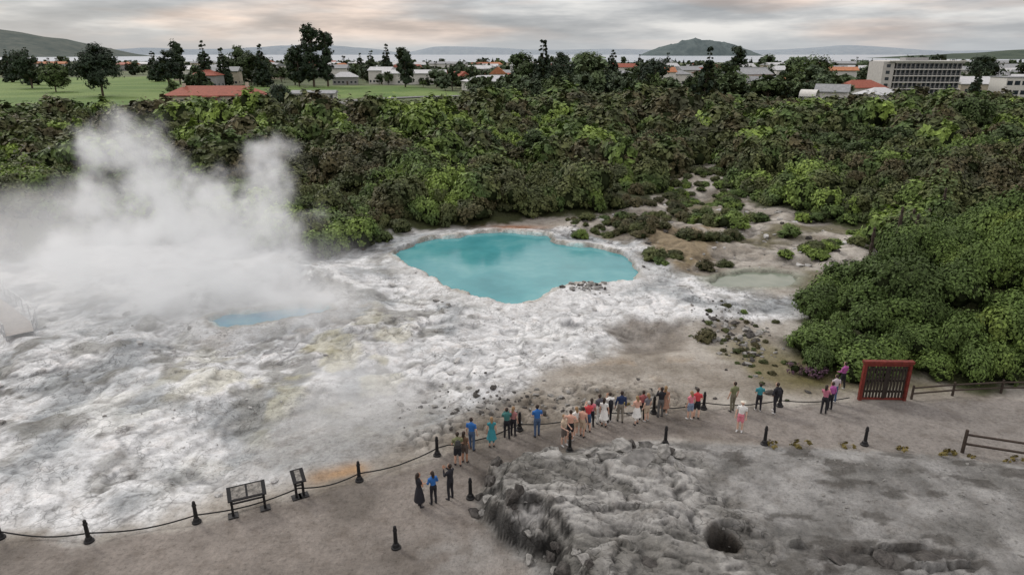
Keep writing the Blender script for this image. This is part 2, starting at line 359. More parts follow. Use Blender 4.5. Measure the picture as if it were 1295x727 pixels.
def gzv(x,y):
    x=np.asarray(x,float);y=np.asarray(y,float)
    i=np.clip(np.searchsorted(xs,x)-1,0,nx-2);j=np.clip(np.searchsorted(ys,y)-1,0,ny-2)
    u=np.clip((x-xs[i])/(xs[i+1]-xs[i]),0,1);v=np.clip((y-ys[j])/(ys[j+1]-ys[j]),0,1)
    return (GZ[j,i]*(1-u)+GZ[j,i+1]*u)*(1-v)+(GZ[j+1,i]*(1-u)+GZ[j+1,i+1]*u)*v
def gz(x,y): return float(gzv(x,y))

# ---------------------------------------------------------------- people (built first)
SK=[(.50,.31,.23),(.36,.2,.13),(.58,.38,.29),(.2,.11,.07)]
def person(x,y,head,h,top,bot,hair,skin=0,outfit='pants',pose='down',sleeve=.4,longhair=False,hat=None,bag=None,fem=False):
    mats=[cm(SK[skin],.6,'skin'),cm(top,.85,'top_fabric'),cm(bot,.85,'bottom_fabric'),cm(hair,.6,'hair'),cm((.03,.03,.035) if random.random()<.6 else (.5,.5,.5),.6,'shoes'),cm((.02,.015,.01),.3,'eyes'),cm((.35,.12,.1),.5,'lips'),cm(hat or (.5,.5,.5),.8,'hat'),cm(bag or (.05,.05,.06),.8,'bag')]
    mb=MB();S=[]
    def T(pts,mt,n=12):
        mb.tube(pts,n)
        for a,b_ in zip(pts[:-1],pts[1:]):
            A=Vector(a[0]);B=Vector(b_[0]);k=max(1,int((B-A).length/.045))
            ra=(a[1]+(a[2] if len(a)>2 else a[1]))/2;rb=(b_[1]+(b_[2] if len(b_)>2 else b_[1]))/2
            for i in range(k+1):
                t=i/k;S.append((*(A.lerp(B,t)),ra+(rb-ra)*t,mt))
    f=.9 if fem else 1.;st=random.uniform(.0,.12)*random.choice((-1,1));le=random.uniform(-.03,.03)
    dress=outfit in('dress','skirt')
    T([((0,0,.86),.15,.11),((0,0,.92),.168,.125),((0,-.005,1.0),.155*f,.115)],2 if outfit!='dress' else 1)
    T([((0,-.005,.99),.152*f,.112),((0,0,1.1),.138*f,.10),((le,.0,1.26),.165*f,.118),((le,-.01,1.38),.185*f,.105),((le,-.01,1.44),.13*f,.085),((le,0,1.475),.06,.06)],1,16)
    if fem: T([((-.07,.085,1.27),.05),((.07,.085,1.27),.05)],1)
    T([((le,0,1.44),.058),((le,.01,1.54),.052)],0)
    hc=Vector((le,.02,1.615))
    def ell(c,rx,ry,rz,mt,k=7):
        T([((c[0],c[1],c[2]-rz*math.cos(math.pi*(i+.3)/(k-.4))),rx*math.sin(math.pi*(i+.3)/(k-.4)),ry*math.sin(math.pi*(i+.3)/(k-.4))) for i in range(k)],mt,14)
    ell(hc,.078,.096,.122,0)
    T([((le,.105,1.635),.012),((le,.13,1.60),.018)],0,8)
    for s in(-1,1): T([((le+s*.078,.02,1.60),.014),((le+s*.085,.015,1.63),.018)],0,8)
    ell((le,-.012,1.645),.088,.098,.102,3 if not hat else 7)
    if longhair: T([((le,-.07,1.66),.07,.05),((le,-.085,1.52),.078,.045),((le,-.10,1.38),.06,.03)],3,10)
    if hat: T([((le,0,1.665),.15,.16),((le,0,1.68),.15,.16)],7,18)
    for s in(-1,1):
        fy=st*s;kn=(s*.098,fy*.6+.025,.50);an=(s*.105,fy,.09);hip=(s*.085,0,.90)
        if outfit=='pants':
            T([(hip,.088),((s*.092,fy*.3+.01,.70),.078),(kn,.062),((s*.102,fy*.8,.3),.058),((an[0],an[1],.12),.05)],2)
        elif outfit=='shorts':
            T([(hip,.09),((s*.093,fy*.4+.015,.6),.085)],2);T([((s*.093,fy*.4+.015,.62),.068),(kn,.056),((s*.102,fy*.8-.01,.35),.055),(an,.04)],0)
        else:
            T([((s*.09,fy*.5,.6),.06),(kn,.054),((s*.102,fy*.8-.01,.33),.05),(an,.038)],0)
        T([((an[0],an[1]-.03,.05),.042,.045),((an[0]+s*.01,an[1]+.06,.045),.045,.04),((an[0]+s*.02,an[1]+.17,.03),.035,.026)],4,10)
        T([((an[0],an[1],.03),.045),((an[0],an[1],.10),.045)],4,10)
    if dress:
        mt=1 if outfit=='dress' else 2;lo=.32 if random.random()<.6 else .5
        T([((0,0,1.0),.15,.115),((0,0,.86),.19,.15),((0,st*.2,.62),.23,.2),((0,st*.2,lo),.27,.24)],mt,18)
    hands=[]
    for s in(-1,1):
        sh=Vector((s*.175*f+le,-.01,1.405));pz=pose
        if pz=='down': el=Vector((s*(.235*f+.01),-.03,1.12));wr=Vector((s*(.245*f+.01),.05,.87))
        elif pz=='phone': el=Vector((s*.22,.12,1.19));wr=Vector((s*.07,.30,1.40))
        elif pz=='hip': el=Vector((s*.36,-.06,1.17));wr=Vector((s*.19,.06,1.02))
        elif pz=='cross': el=Vector((s*.24,.06,1.15));wr=Vector((-s*.06,.20,1.17))
        else: el=Vector((s*.24,.02,1.13));wr=Vector((s*.17,.24,1.05))
        m_=sh.lerp(el,sleeve*1.2 if sleeve<.8 else 1)
        T([(sh,.062),(m_,.052 if sleeve<.8 else .047)],1,10)
        if sleeve>=.8: T([(el,.047),(el.lerp(wr,.92),.036)],1,10);T([(el.lerp(wr,.85),.03),(wr,.026)],0,10)
        else: T([(m_.lerp(sh,.2),.046),(el,.04),(el.lerp(wr,.35),.038),(wr,.026)],0,10)
        d=(wr-el).normalized();T([(wr,.027,.022),(wr+d*.05,.042,.022),(wr+d*.09,.04,.018)],0,10);hands.append((wr+d*.085,d,s))
    if bag: T([((le,-.15,1.0),.12,.06),((le,-.17,1.2),.14,.085),((le,-.15,1.38),.11,.05)],8,12)
    tmp=bpy.data.meshes.new('t');tmp.from_pydata(mb.V,[],mb.F);to=bpy.data.objects.new('t',tmp);COL.objects.link(to)
    md=to.modifiers.new('r','REMESH');md.mode='VOXEL';md.voxel_size=.021;md.use_smooth_shade=True
    dg=bpy.context.evaluated_depsgraph_get();ev=to.evaluated_get(dg);m2=ev.to_mesh()
    V=np.empty(len(m2.vertices)*3);m2.vertices.foreach_get('co',V);V=V.reshape(-1,3)
    F=[tuple(p.vertices) for p in m2.polygons];C=np.empty(len(F)*3);m2.polygons.foreach_get('center',C);C=C.reshape(-1,3).astype(np.float32)
    ev.to_mesh_clear();bpy.data.objects.remove(to)
    SA=np.array(S,np.float32)
    D=np.sqrt(np.maximum((C**2).sum(1)[:,None]+(SA[:,:3]**2).sum(1)[None]-2*C@SA[:,:3].T,0))-SA[None,:,3]
    M=SA[np.argmin(D,1),4].astype(int)
    hd=C[:,2]>1.5
    M[hd&(C[:,1]>.055)&(C[:,2]<1.685)&(np.abs(C[:,0]-le)<.075)]=0
    for s in(-1,1): M[hd&(C[:,1]>.06)&(np.hypot(C[:,0]-le-s*.033,C[:,2]-1.632)<.015)]=5
    M[(C[:,1]>.085)&(np.hypot((C[:,0]-le)*.6,C[:,2]-1.562)<.013)]=6
    out=MB();out.V=[tuple(v) for v in V];out.F=F;out.M=list(M)
    for p,d,s in hands:
        a=Vector((1,0,0)) if abs(d.x)<.8 else Vector((0,1,0));b_=d.cross(a).normalized();a=b_.cross(d).normalized()
        for k,L in enumerate((.062,.072,.068,.052)):
            o_=a*(-.028+.0185*k);q=p+o_;out.tube([(q,.0095),(q+d*L*.5,.0085),(q+d*L-b_*s*.015,.0065)],6,0)
        q=p-d*.05-a*.034;out.tube([(q,.012),(q+d*.03-a*.02,.0105),(q+d*.06-a*.024,.008)],6,0)
    o=out.obj('person',mats,None,True,(x,y,gz(x,y)-.01),head);k=h/1.74;o.scale=(k,k,k)
    return o
B=(.02,.02,.025);HB=(.03,.02,.015);HL=(.25,.16,.08);HG=(.4,.38,.35);NAVY=(.02,.035,.09);BLUEC=(.03,.13,.38);WH=(.7,.7,.68);DEN=(.06,.1,.18);KH=(.16,.17,.09);PE=(.6,.35,.27);RE=(.5,.06,.07);TE=(.04,.22,.26);PU=(.35,.09,.28);BEI=(.45,.36,.27);PK=(.6,.2,.25)
PL=[(-3.87,24.15,-.9,1.66,B,B,HB,1,'dress','cross',.4,True,None,None,True),
(-3.3,24.35,.6,1.65,BLUEC,B,HB,0,'pants','fold',.9,True,None,None,True),
(-2.62,24.7,.9,1.76,B,B,HB,1,'pants','phone',.9),
(-2.5,27.2,.2,1.8,KH,B,HB,0,'shorts','fold',.5,False,None,(.05,.05,.05)),
(-2.19,27.45,-.3,1.68,(.14,.09,.06),(.1,.08,.07),HB,1,'shorts','down',.4,True,None,None,True),
(-1.92,28.5,-.3,1.78,BLUEC,DEN,HB,2,'pants','down',.5),
(-.98,28.75,.1,1.66,TE,(.04,.1,.14),HL,0,'dress','down',.3,True,None,None,True),
(-.25,29.55,.1,1.72,(.05,.16,.15),B,HB,1,'pants','phone',.9),
(.06,29.75,-.4,1.66,(.35,.16,.16),B,HL,0,'pants','down',.4,True,None,None,True),
(1.24,29.7,.2,1.8,BLUEC,DEN,HB,2,'pants','fold',.5),
(2.51,28.9,-2.3,1.72,BEI,(.12,.1,.09),HL,2,'shorts','fold',.4,False,None,None,True),
(2.85,29.3,-.2,1.74,PE,B,HB,0,'shorts','hip',.4),
(3.16,29.75,.4,1.66,WH,BEI,HL,2,'shorts','down',.4,True,None,None,True),
(3.48,29.7,-.5,1.7,PE,BEI,HB,0,'shorts','down',.3),
(3.8,30.2,.1,1.74,RE,DEN,HG,2,'shorts','phone',.5),
(4.02,30.6,-.2,1.68,PK,B,HB,1,'pants','down',.4,True,None,None,True),
(4.48,31.0,.3,1.7,(.1,.1,.12),WH,HB,0,'pants','down',.9),
(4.68,30.7,-.3,1.66,WH,WH,HB,0,'skirt','down',.4,True,None,None,True),
(5.0,31.05,.2,1.78,WH,B,HB,1,'pants','phone',.5,False,None,B),
(5.58,31.15,0,1.8,NAVY,(.2,.18,.15),HB,2,'pants','down',.9),
(6.38,30.9,.3,1.68,PE,WH,HL,2,'skirt','fold',.3,True,None,None,True),
(6.74,31.4,-.2,1.7,(.3,.1,.1),B,HB,1,'pants','down',.9),
(7.75,31.65,.1,1.76,B,(.1,.1,.1),HB,0,'pants','phone',.9),
(7.98,31.8,-.4,1.74,(.3,.17,.12),(.3,.12,.1),HL,2,'dress','down',.3,True,None,None,True),
(9.25,31.4,.3,1.68,PK,(.2,.25,.35),HL,0,'shorts','down',.4,True,None,None,True),
(9.6,31.5,-.1,1.78,RE,B,HB,2,'shorts','fold',.5),
(11.47,30.25,2.6,1.74,WH,PK,HG,2,'shorts','down',.5,False,(.6,.58,.5)),
(11.7,32.25,.3,1.76,KH,(.15,.14,.1),HB,0,'pants','down',.5),
(13.1,32.3,-.1,1.66,TE,B,HB,1,'pants','fold',.5),
(13.9,32.1,.5,1.8,B,B,HB,0,'pants','hip',.9,False,None,B),
(16.45,32,-.6,1.7,(.4,.14,.2),B,HB,0,'pants','phone',.4,True,None,None,True),
(16.95,32.4,.4,1.68,PU,B,HB,1,'pants','down',.9),
(17.5,33.2,.1,1.72,(.45,.4,.42),DEN,HB,0,'pants','down',.5),
(18.7,34.8,.4,1.7,PU,B,HB,0,'pants','fold',.9),
(6.95,31.2,.5,1.64,(.15,.15,.17),BEI,HL,2,'shorts','down',.4,True,None,None,True)]
for q in PL: person(*q)

# ---------------------------------------------------------------- water
def water(name,poly,z,cols,scale,rough=.12,grow=1.0):
    c=np.mean(poly,0);V=[(c[0],c[1],z)]
    rings=8;P=np.array(poly,float);seg=[];n=len(P)
    for i in range(n):
        for k in range(3): seg.append(P[i]+(P[(i+1)%n]-P[i])*k/3)
    seg=np.array(seg);dv=seg-c;seg=seg+dv/np.linalg.norm(dv,axis=1)[:,None]*grow
    F=[]
    for r in range(1,rings+1):
        for q in seg: V.append((*(c+(q-c)*r/rings),z))
    n=len(seg)
    for j in range(n): F.append((0,1+j,1+(j+1)%n))
    for r in range(rings-1):
        for j in range(n): a=1+r*n;F.append((a+j,a+n+j,a+n+(j+1)%n,a+(j+1)%n))
    m,nt,b,o=newmat(name)
    pos=N(nt,'ShaderNodeNewGeometry').outputs['Position']
    r=ramp(nt,[(.3,cols[0]),(.5,cols[1]),(.72,cols[2])],noise(nt,scale,4,.6,pos))
    nt.links.new(r.outputs[0],b.inputs['Base Color']);b.inputs['Roughness'].default_value=rough
    b.inputs['IOR'].default_value=1.33
    bp=N(nt,'ShaderNodeBump');bp.inputs['Strength'].default_value=.25;bp.inputs['Distance'].default_value=.02
    nt.links.new(noise(nt,2.5,2,.5,pos),bp.inputs['Height']);nt.links.new(bp.outputs[0],b.inputs['Normal'])
    return mesh_obj(name,V,F,[m],smooth=True)
water('turquoise_pool_water',POOL,-.17,((.045,.22,.245),(.07,.285,.31),(.15,.37,.385)),.16)
water('muddy_pond_water',POND,-.15,((.13,.165,.125),(.17,.20,.155),(.22,.245,.2)),.4)
water('blue_spring_water',BLUE,-.16,((.08,.23,.36),(.12,.33,.45),(.26,.44,.5)),.5)
m,nt,b,o=newmat('lake_water');b.inputs['Roughness'].default_value=.35
r=ramp(nt,[(.3,(.27,.31,.35)),(.7,(.36,.41,.45))],noise(nt,.004,3,.5,N(nt,'ShaderNodeNewGeometry').outputs['Position']));nt.links.new(r.outputs[0],b.inputs['Base Color'])
mesh_obj('lake_water',[(-9000,1900,.3),(-1500,1750,.3),(300,1500,.3),(3000,1450,.3),(9500,1800,.3),(13000,11000,.3),(-13000,11000,.3)],[(0,1,2,3,4,5,6)],[m])

# ---------------------------------------------------------------- hills
def ridge(name,x0,x1,y,dep,prof,col,seed,nseg=160):
    rows=14;t=np.linspace(0,1,nseg+1);s=np.linspace(0,1,rows+1);TT,SS=np.meshgrid(t,s,indexing='ij')
    X=x0+(x1-x0)*TT;w=np.clip(np.sin(np.pi*SS),0,1)**.8
    pf=np.array([prof(v) for v in t])[:,None]*np.clip(np.sin(np.pi*np.clip(TT,0,1))*6,0,1)
    H=pf*w*(.80+.4*fbm(X/(abs(x1-x0)*.05),SS*4,5,seed))
    V=np.stack([X,y+dep*(SS-.5),H-1],-1).reshape(-1,3);I=np.arange((nseg+1)*(rows+1)).reshape(nseg+1,rows+1)
    F=np.stack([I[:-1,:-1],I[1:,:-1],I[1:,1:],I[:-1,1:]],-1).reshape(-1,4)
    c1,c2=col;m,nt,b,o=newmat(name)  # bluish-grey base colours with the distance haze painted in
    r=ramp(nt,[(.35,c1),(.65,c2)],noise(nt,.012,6,.7,N(nt,'ShaderNodeNewGeometry').outputs['Position']))
    nt.links.new(r.outputs[0],b.inputs['Base Color']);b.inputs['Roughness'].default_value=1;b.inputs['Specular IOR Level'].default_value=0
    return mesh_obj(name,V,F,[m],smooth=True)
ridge('island_hill',1080,2020,6000,700,lambda t:130*math.sin(math.pi*t)**.75*(1-.3*abs(t-.48)),((.09,.115,.12),(.135,.165,.165)),3)
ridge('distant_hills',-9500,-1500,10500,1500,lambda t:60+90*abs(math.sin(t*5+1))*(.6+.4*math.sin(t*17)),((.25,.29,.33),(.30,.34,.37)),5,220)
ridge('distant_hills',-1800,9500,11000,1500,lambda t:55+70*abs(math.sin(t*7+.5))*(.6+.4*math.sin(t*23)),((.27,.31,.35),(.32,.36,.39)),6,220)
ridge('wooded_hill',-7000,-2350,4300,1400,lambda t:215*min(1,(1-t)/.24)**.8+6,((.09,.11,.105),(.14,.155,.14)),8)
ridge('wooded_hill',1400,3600,2650,700,lambda t:12+62*float(ss(0,.6,t)),((.065,.085,.07),(.10,.12,.095)),9)

# ---------------------------------------------------------------- foliage
def leafmat(name,stops,scale=.035,patch=.6,isl=((.62,.62,.58),(1,1,1),(1.35,1.35,1.27)),gain=1.):
    m,nt,b,o=newmat(name)
    stops=[(p,tuple(v*gain for v in c)) for p,c in stops]
    g=N(nt,'ShaderNodeNewGeometry');oi=N(nt,'ShaderNodeObjectInfo')
    p=noise(nt,scale,2,.6,g.outputs['Position'])
    p=math_(nt,'ADD',math_(nt,'MULTIPLY',math_(nt,'SUBTRACT',p,.5),2.6*patch),.5)
    v=math_(nt,'ADD',math_(nt,'MULTIPLY',p,.55),math_(nt,'MULTIPLY',oi.outputs['Random'],.45))
    r=ramp(nt,stops,v)
    k=ramp(nt,[(0,isl[0]),(.55,isl[1]),(1,isl[2])],g.outputs['Random Per Island'])
    c=mixc(nt,r.outputs[0],k.outputs[0],1.,'MULTIPLY')
    nt.links.new(c,b.inputs['Base Color']);b.inputs['Roughness'].default_value=.65;b.inputs['Specular IOR Level'].default_value=.2
    return m
M_SHRUB=leafmat('shrub_leaves',[(.10,(.042,.046,.024)),(.26,(.072,.062,.032)),(.38,(.046,.058,.025)),(.50,(.078,.088,.034)),(.60,(.052,.082,.027)),(.72,(.10,.145,.036)),(.88,(.15,.21,.045))],patch=1.35,scale=.045,gain=1.42)
M_HILL=leafmat('bush_leaves',[(.1,(.038,.058,.018)),(.4,(.056,.088,.024)),(.7,(.085,.13,.032)),(1,(.14,.18,.038))],scale=.12,patch=1.,gain=1.25)
M_TREE=leafmat('tree_leaves',[(.1,(.025,.036,.018)),(.45,(.038,.058,.022)),(.75,(.055,.08,.027)),(.95,(.09,.125,.035))],scale=.01,gain=1.5)
M_FAR=leafmat('far_tree_leaves',[(.1,(.035,.048,.032)),(.45,(.052,.073,.042)),(.75,(.075,.105,.052)),(.95,(.11,.145,.06))],scale=.01,gain=1.5)  # paler, bluer greens: distance haze is put into the leaf colour
M_DARKT=leafmat('conifer_needles',[(.1,(.016,.026,.018)),(.6,(.026,.04,.023)),(1,(.042,.058,.03))],scale=.02,gain=1.45)
M_PURP=leafmat('flower_leaves',[(.1,(.06,.05,.05)),(.9,(.14,.07,.12))],scale=.3)
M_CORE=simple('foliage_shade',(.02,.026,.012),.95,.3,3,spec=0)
M_BARK=simple('bark',(.085,.065,.05),.9,.3,5)
def ico(sub=1):
    import bmesh
    bm=bmesh.new();bmesh.ops.create_icosphere(bm,subdivisions=sub,radius=1)
    V=np.array([v.co[:] for v in bm.verts]);F=[tuple(v.index for v in f.verts) for f in bm.faces];bm.free();return V,F
IV,IF=ico(2)
def foliage(name,blobs,n,ls,seed,leaf,limbs=None,core=.78,per=22,flat=1.,spread=.3,down=-.35):
    rg=np.random.default_rng(seed);mb=MB()
    B=np.array([(b[0],b[1],b[2],b[3]) for b in blobs],float)
    w=B[:,3]**2;w/=w.sum();nc=max(4,n//per)
    bi=rg.choice(len(B),nc*3,p=w)
    dr=rg.normal(size=(nc*3,3));dr/=np.linalg.norm(dr,axis=1)[:,None]
    dr[:,2]=np.where(dr[:,2]<down,-dr[:,2],dr[:,2])
    C=B[bi,:3]+dr*B[bi,3:4]*rg.uniform(.8,1.08,(nc*3,1))*np.array([1,1,flat])
    keep=np.ones(len(C),bool)
    for k in range(len(B)):
        dd=np.linalg.norm((C-B[k,:3])/np.array([1,1,flat]),axis=1);keep&=(dd>B[k,3]*.74)
    C=C[keep][:nc];dr=dr[keep][:nc];bi=bi[keep][:nc];nc=len(C)
    cr=B[bi,3]*spread*rg.uniform(.6,1.3,nc)
    ci=np.repeat(np.arange(nc),per)
    off=rg.normal(size=(len(ci),3))*.55
    P=C[ci]+off*cr[ci,None]
    nn=dr[ci]*1.0+off*.6+rg.normal(size=P.shape)*.4+np.array([0,0,.35]);nn/=np.linalg.norm(nn,axis=1)[:,None]
    a=np.cross(nn,rg.normal(size=P.shape));a/=np.linalg.norm(a,axis=1)[:,None];b=np.cross(nn,a)
    s=ls*rg.uniform(.6,1.4,(len(P),1))
    V=np.stack([P-a*s,P-b*s*.6+nn*s*.12,P+a*s,P+b*s*.6+nn*s*.12],1).reshape(-1,3)
    mb.V=[tuple(v) for v in V];mb.F=[(4*i,4*i+1,4*i+2,4*i+3) for i in range(len(P))];mb.M=[0]*len(P)
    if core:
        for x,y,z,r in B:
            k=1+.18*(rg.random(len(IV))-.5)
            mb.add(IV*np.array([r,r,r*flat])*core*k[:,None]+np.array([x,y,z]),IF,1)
    if limbs:
        for L in limbs: mb.tube(L,6,2)
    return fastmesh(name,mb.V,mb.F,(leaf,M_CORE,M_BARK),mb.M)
def bush_mesh(name,seed,n,ls,leaf,core=.78,R=1.5,up=1.):
    rg=np.random.default_rng(seed);bl=[(0,0,R*.45*up,R*.72)]
    for i in range(9):
        a=rg.uniform(0,6.28);d=rg.uniform(.3,.8)*R/up**.5
        bl.append((math.cos(a)*d,math.sin(a)*d,rg.uniform(.15,.8)*R*.8*up,rg.uniform(.26,.5)*R))
    limbs=[[((0,0,-.4),.09),((math.cos(a)*.3,math.sin(a)*.3,R*.5*up),.04)] for a in(0,2.1,4.2)]
    return foliage(name,bl,n,ls,seed,leaf,limbs,core)
def tree_mesh(name,kind,h,wd,seed,n,ls,leaf):
    rg=np.random.default_rng(seed);bl=[];limbs=[]
    if kind=='broad':
        limbs.append([((0,0,-.5),h*.028),((rg.normal()*.2,rg.normal()*.2,h*.3),h*.022),((0,0,h*.7),h*.009)])
        for i in range(15):
            a=rg.uniform(0,6.28);zz=rg.uniform(.28,.86);R=wd*.5*math.sin(math.pi*min(1,max(.12,(zz-.12)/.9)))**.6
            d=R*rg.uniform(.35,.75);r=wd*rg.uniform(.13,.22)
            p=(math.cos(a)*d,math.sin(a)*d,zz*h);bl.append((*p,r))
            limbs.append([((0,0,h*(zz*.55)),h*.010),((p[0]*.5,p[1]*.5,h*zz*.8),h*.007),(p,h*.003)])
        bl.append((0,0,h*.9,wd*.15));bl.append((0,0,h*.6,wd*.25))
    elif kind=='cone':
        limbs.append([((0,0,-.5),h*.022),((0,0,h*.97),h*.003)])
        L=13
        for i in range(L):
            t=.08+.88*i/(L-1);R=wd*.5*(1-t)**.75*rg.uniform(.8,1.1)+wd*.05
            k=5 if i<9 else 3;a0=rg.uniform(0,6.28)
            for j in range(k):
                a=a0+6.283*j/k+rg.normal()*.2;d=R*rg.uniform(.45,.7)
                bl.append((math.cos(a)*d,math.sin(a)*d,t*h,max(R*.42,wd*.07)))
                limbs.append([((0,0,t*h+.2),h*.005),((math.cos(a)*R,math.sin(a)*R,t*h-R*.15),h*.0015)])
    else:
        limbs.append([((0,0,-.5),h*.022),((.3,0,h*.5),h*.014),((0,0,h*.98),h*.004)])
        for i in range(34):
            t=.14+.83*i/33;a=rg.uniform(0,6.28);R=wd*.5*(math.sin(math.pi*min(1,(t+.08)*.84))**.7)*rg.uniform(.35,.95)
            p=(math.cos(a)*R*.7,math.sin(a)*R*.7,t*h);bl.append((*p,wd*rg.uniform(.12,.19)))
            limbs.append([((0,0,t*h-.5),h*.006),(p,h*.002)])
    return foliage(name,bl,n,ls,seed,leaf,limbs,.62 if kind!='cone' else .55,20,.8,.42,-.6)
def instances(parent,name,meshes,pts):
    for (x,y,z,s,sz) in pts:
        o=bpy.data.objects.new(name,meshes[random.randrange(len(meshes))])
        o.location=(x,y,z);o.scale=(s*random.uniform(.85,1.15),s*random.uniform(.85,1.15),s*sz)
        o.rotation_euler=(random.uniform(-.12,.12),random.uniform(-.12,.12),random.uniform(0,6.28));o.parent=parent;COL.objects.link(o)
bm_near=[bush_mesh('shrub_a',s,2000,.13,M_SHRUB,up=u) for s,u in((1,1),(2,1),(3,1.3),(4,1),(5,1.6))]
bm_far=[bush_mesh('shrub_b',s,850,.23,M_SHRUB,up=u) for s,u in((11,1),(12,1),(13,1.4),(14,1),(15,1.7))]
bm_hill=[bush_mesh('bush_c',s,3900,.085,M_HILL) for s in(21,22,23,24)]
E=empty('shrubland_bushes')
cand=[]
y=56.
while y<262:
    st=1.95+max(0,(y-80))*.017
    half=y*.84+12
    for x in np.arange(-half,half,st): cand.append((x+random.uniform(-.5,.5)*st,y+random.uniform(-.5,.5)*st,st))
    y+=st
cand=np.array(cand);cx,cy=cand[:,0],cand[:,1]
sb=sd(BARE,cx,cy);nn=fbm(cx/7,cy/7,3,201)
ok=(sb<-.6-2.5*(nn-.5))
ylim=np.where(cx<-60,186,np.where(cx<-25,212,np.where(cx<60,252,np.where(cx<105,220,232))))
ok&=cy<ylim+(nn-.5)*10
ok&=~((cx>20)&(cy<60)&(cx<70))
ok&=~((np.hypot((cx-32)/4.5,(cy-193)/6)<1)|(np.hypot((cx-56)/4,(cy-147)/6)<1))
ok&=~((fbm(cx/9,cy/9,3,203)>.68)&(cy<120))
cand=cand[ok];cz=gzv(cand[:,0],cand[:,1])
big=ss(.35,.65,fbm(cand[:,0]/9,cand[:,1]/9,3,205))
pn=[];pf=[]
for (x,y,st),z,bg in zip(cand,cz,big):
    s=st/1.95*random.uniform(.55,1.2)*(.58+.8*bg)
    zs=random.uniform(.75,1.35)*(.8 if y>180 else 1)
    (pn if y<100 else pf).append((x,y,z-.15,s*1.15,zs))
instances(E,'shrub',bm_near,pn);instances(E,'shrub',bm_far,pf)
N_=1200;vx=np.array([random.uniform(3,40) for _ in range(N_)]);vy=np.array([random.uniform(56,112) for _ in range(N_)])
ok=(sd(BARE,vx,vy)>0)&(sd(POOL,vx,vy)<-1.8)&(sd(POND,vx,vy)<-1.5)&(vnoise(vx/3.5,vy/3.5,207)>.50+.010*(76-vy))
pv=[(x,y,gz(x,y)-.1,random.uniform(.2,.75),random.uniform(.6,1)) for x,y in zip(vx[ok],vy[ok])]
for x,y,s in((12.9,41.8,.5),(19,58.5,.5),(20.5,75,.7),(22,73,1.1),(24,72,1.2),(17.5,66,.8),(18.3,65.5,.6),(16,47.6,.25),(25,60,.5),(28,62,.6)): pv.append((x,y,gz(x,y)-.1,s,.8))
for i in range(60):
    x=random.gauss(15.4,1.2);y=random.gauss(40.5,3);pv.append((x,y,gz(x,y)-.05,random.uniform(.08,.2),.8))
instances(E,'shrub',bm_near,pv)
EH=empty('knoll_bushes');ph=[]
kx=np.array([random.uniform(16,62) for _ in range(1700)]);ky=np.array([random.uniform(34.5,62) for _ in range(1700)]);ks=sd(BARE,kx,ky)
for x,y,s_ in zip(kx,ky,ks):
    if s_>-.9 or x>y*.84+12: continue
    if any((x-a)**2+(y-b)**2<(1.15)**2 for a,b,*_ in ph): continue
    s=random.uniform(.6,1.35);ph.append((x,y,gz(x,y)-.2,s,random.uniform(.8,1.5)))
instances(EH,'bush',bm_hill,ph)
ET=empty('grass_tufts')
M_TUFT=leafmat('tuft_leaves',[(.1,(.12,.10,.03)),(.9,(.24,.19,.07))],scale=.5)
tm=[foliage('tuft',[(0,0,.1,.22),(.15,.05,.08,.15)],160,.06,5,M_TUFT,None,0)]
instances(ET,'tuft',tm,[(x,y,gz(x,y),random.uniform(.6,1.5),.8) for x,y in((18.7,28.4),(20.6,28),(20.9,28.2),(23,27.4),(23.6,27.6),(21.6,27.8),(16.2,28.7),(14,28.8),(12.6,28.8),(6.2,33),(24.4,27.2),(25,28))])
o=bpy.data.objects.new('purple_flowering_bush',foliage('purple_bush',[(0,0,.3,.45),(.4,.1,.25,.35),(-.5,.2,.25,.35),(-1,.6,.3,.4)],700,.06,5,M_PURP,None,.6));o.location=(17.8,36.2,gz(17.8,36.2));COL.objects.link(o)
def tree(name,kind,x,y,h,wd,n,ls,leaf):
    o=bpy.data.objects.new(name,tree_mesh(name,kind,h,wd,int(abs(x)*7+y),n,ls,leaf));o.location=(x,y,gz(x,y));COL.objects.link(o)
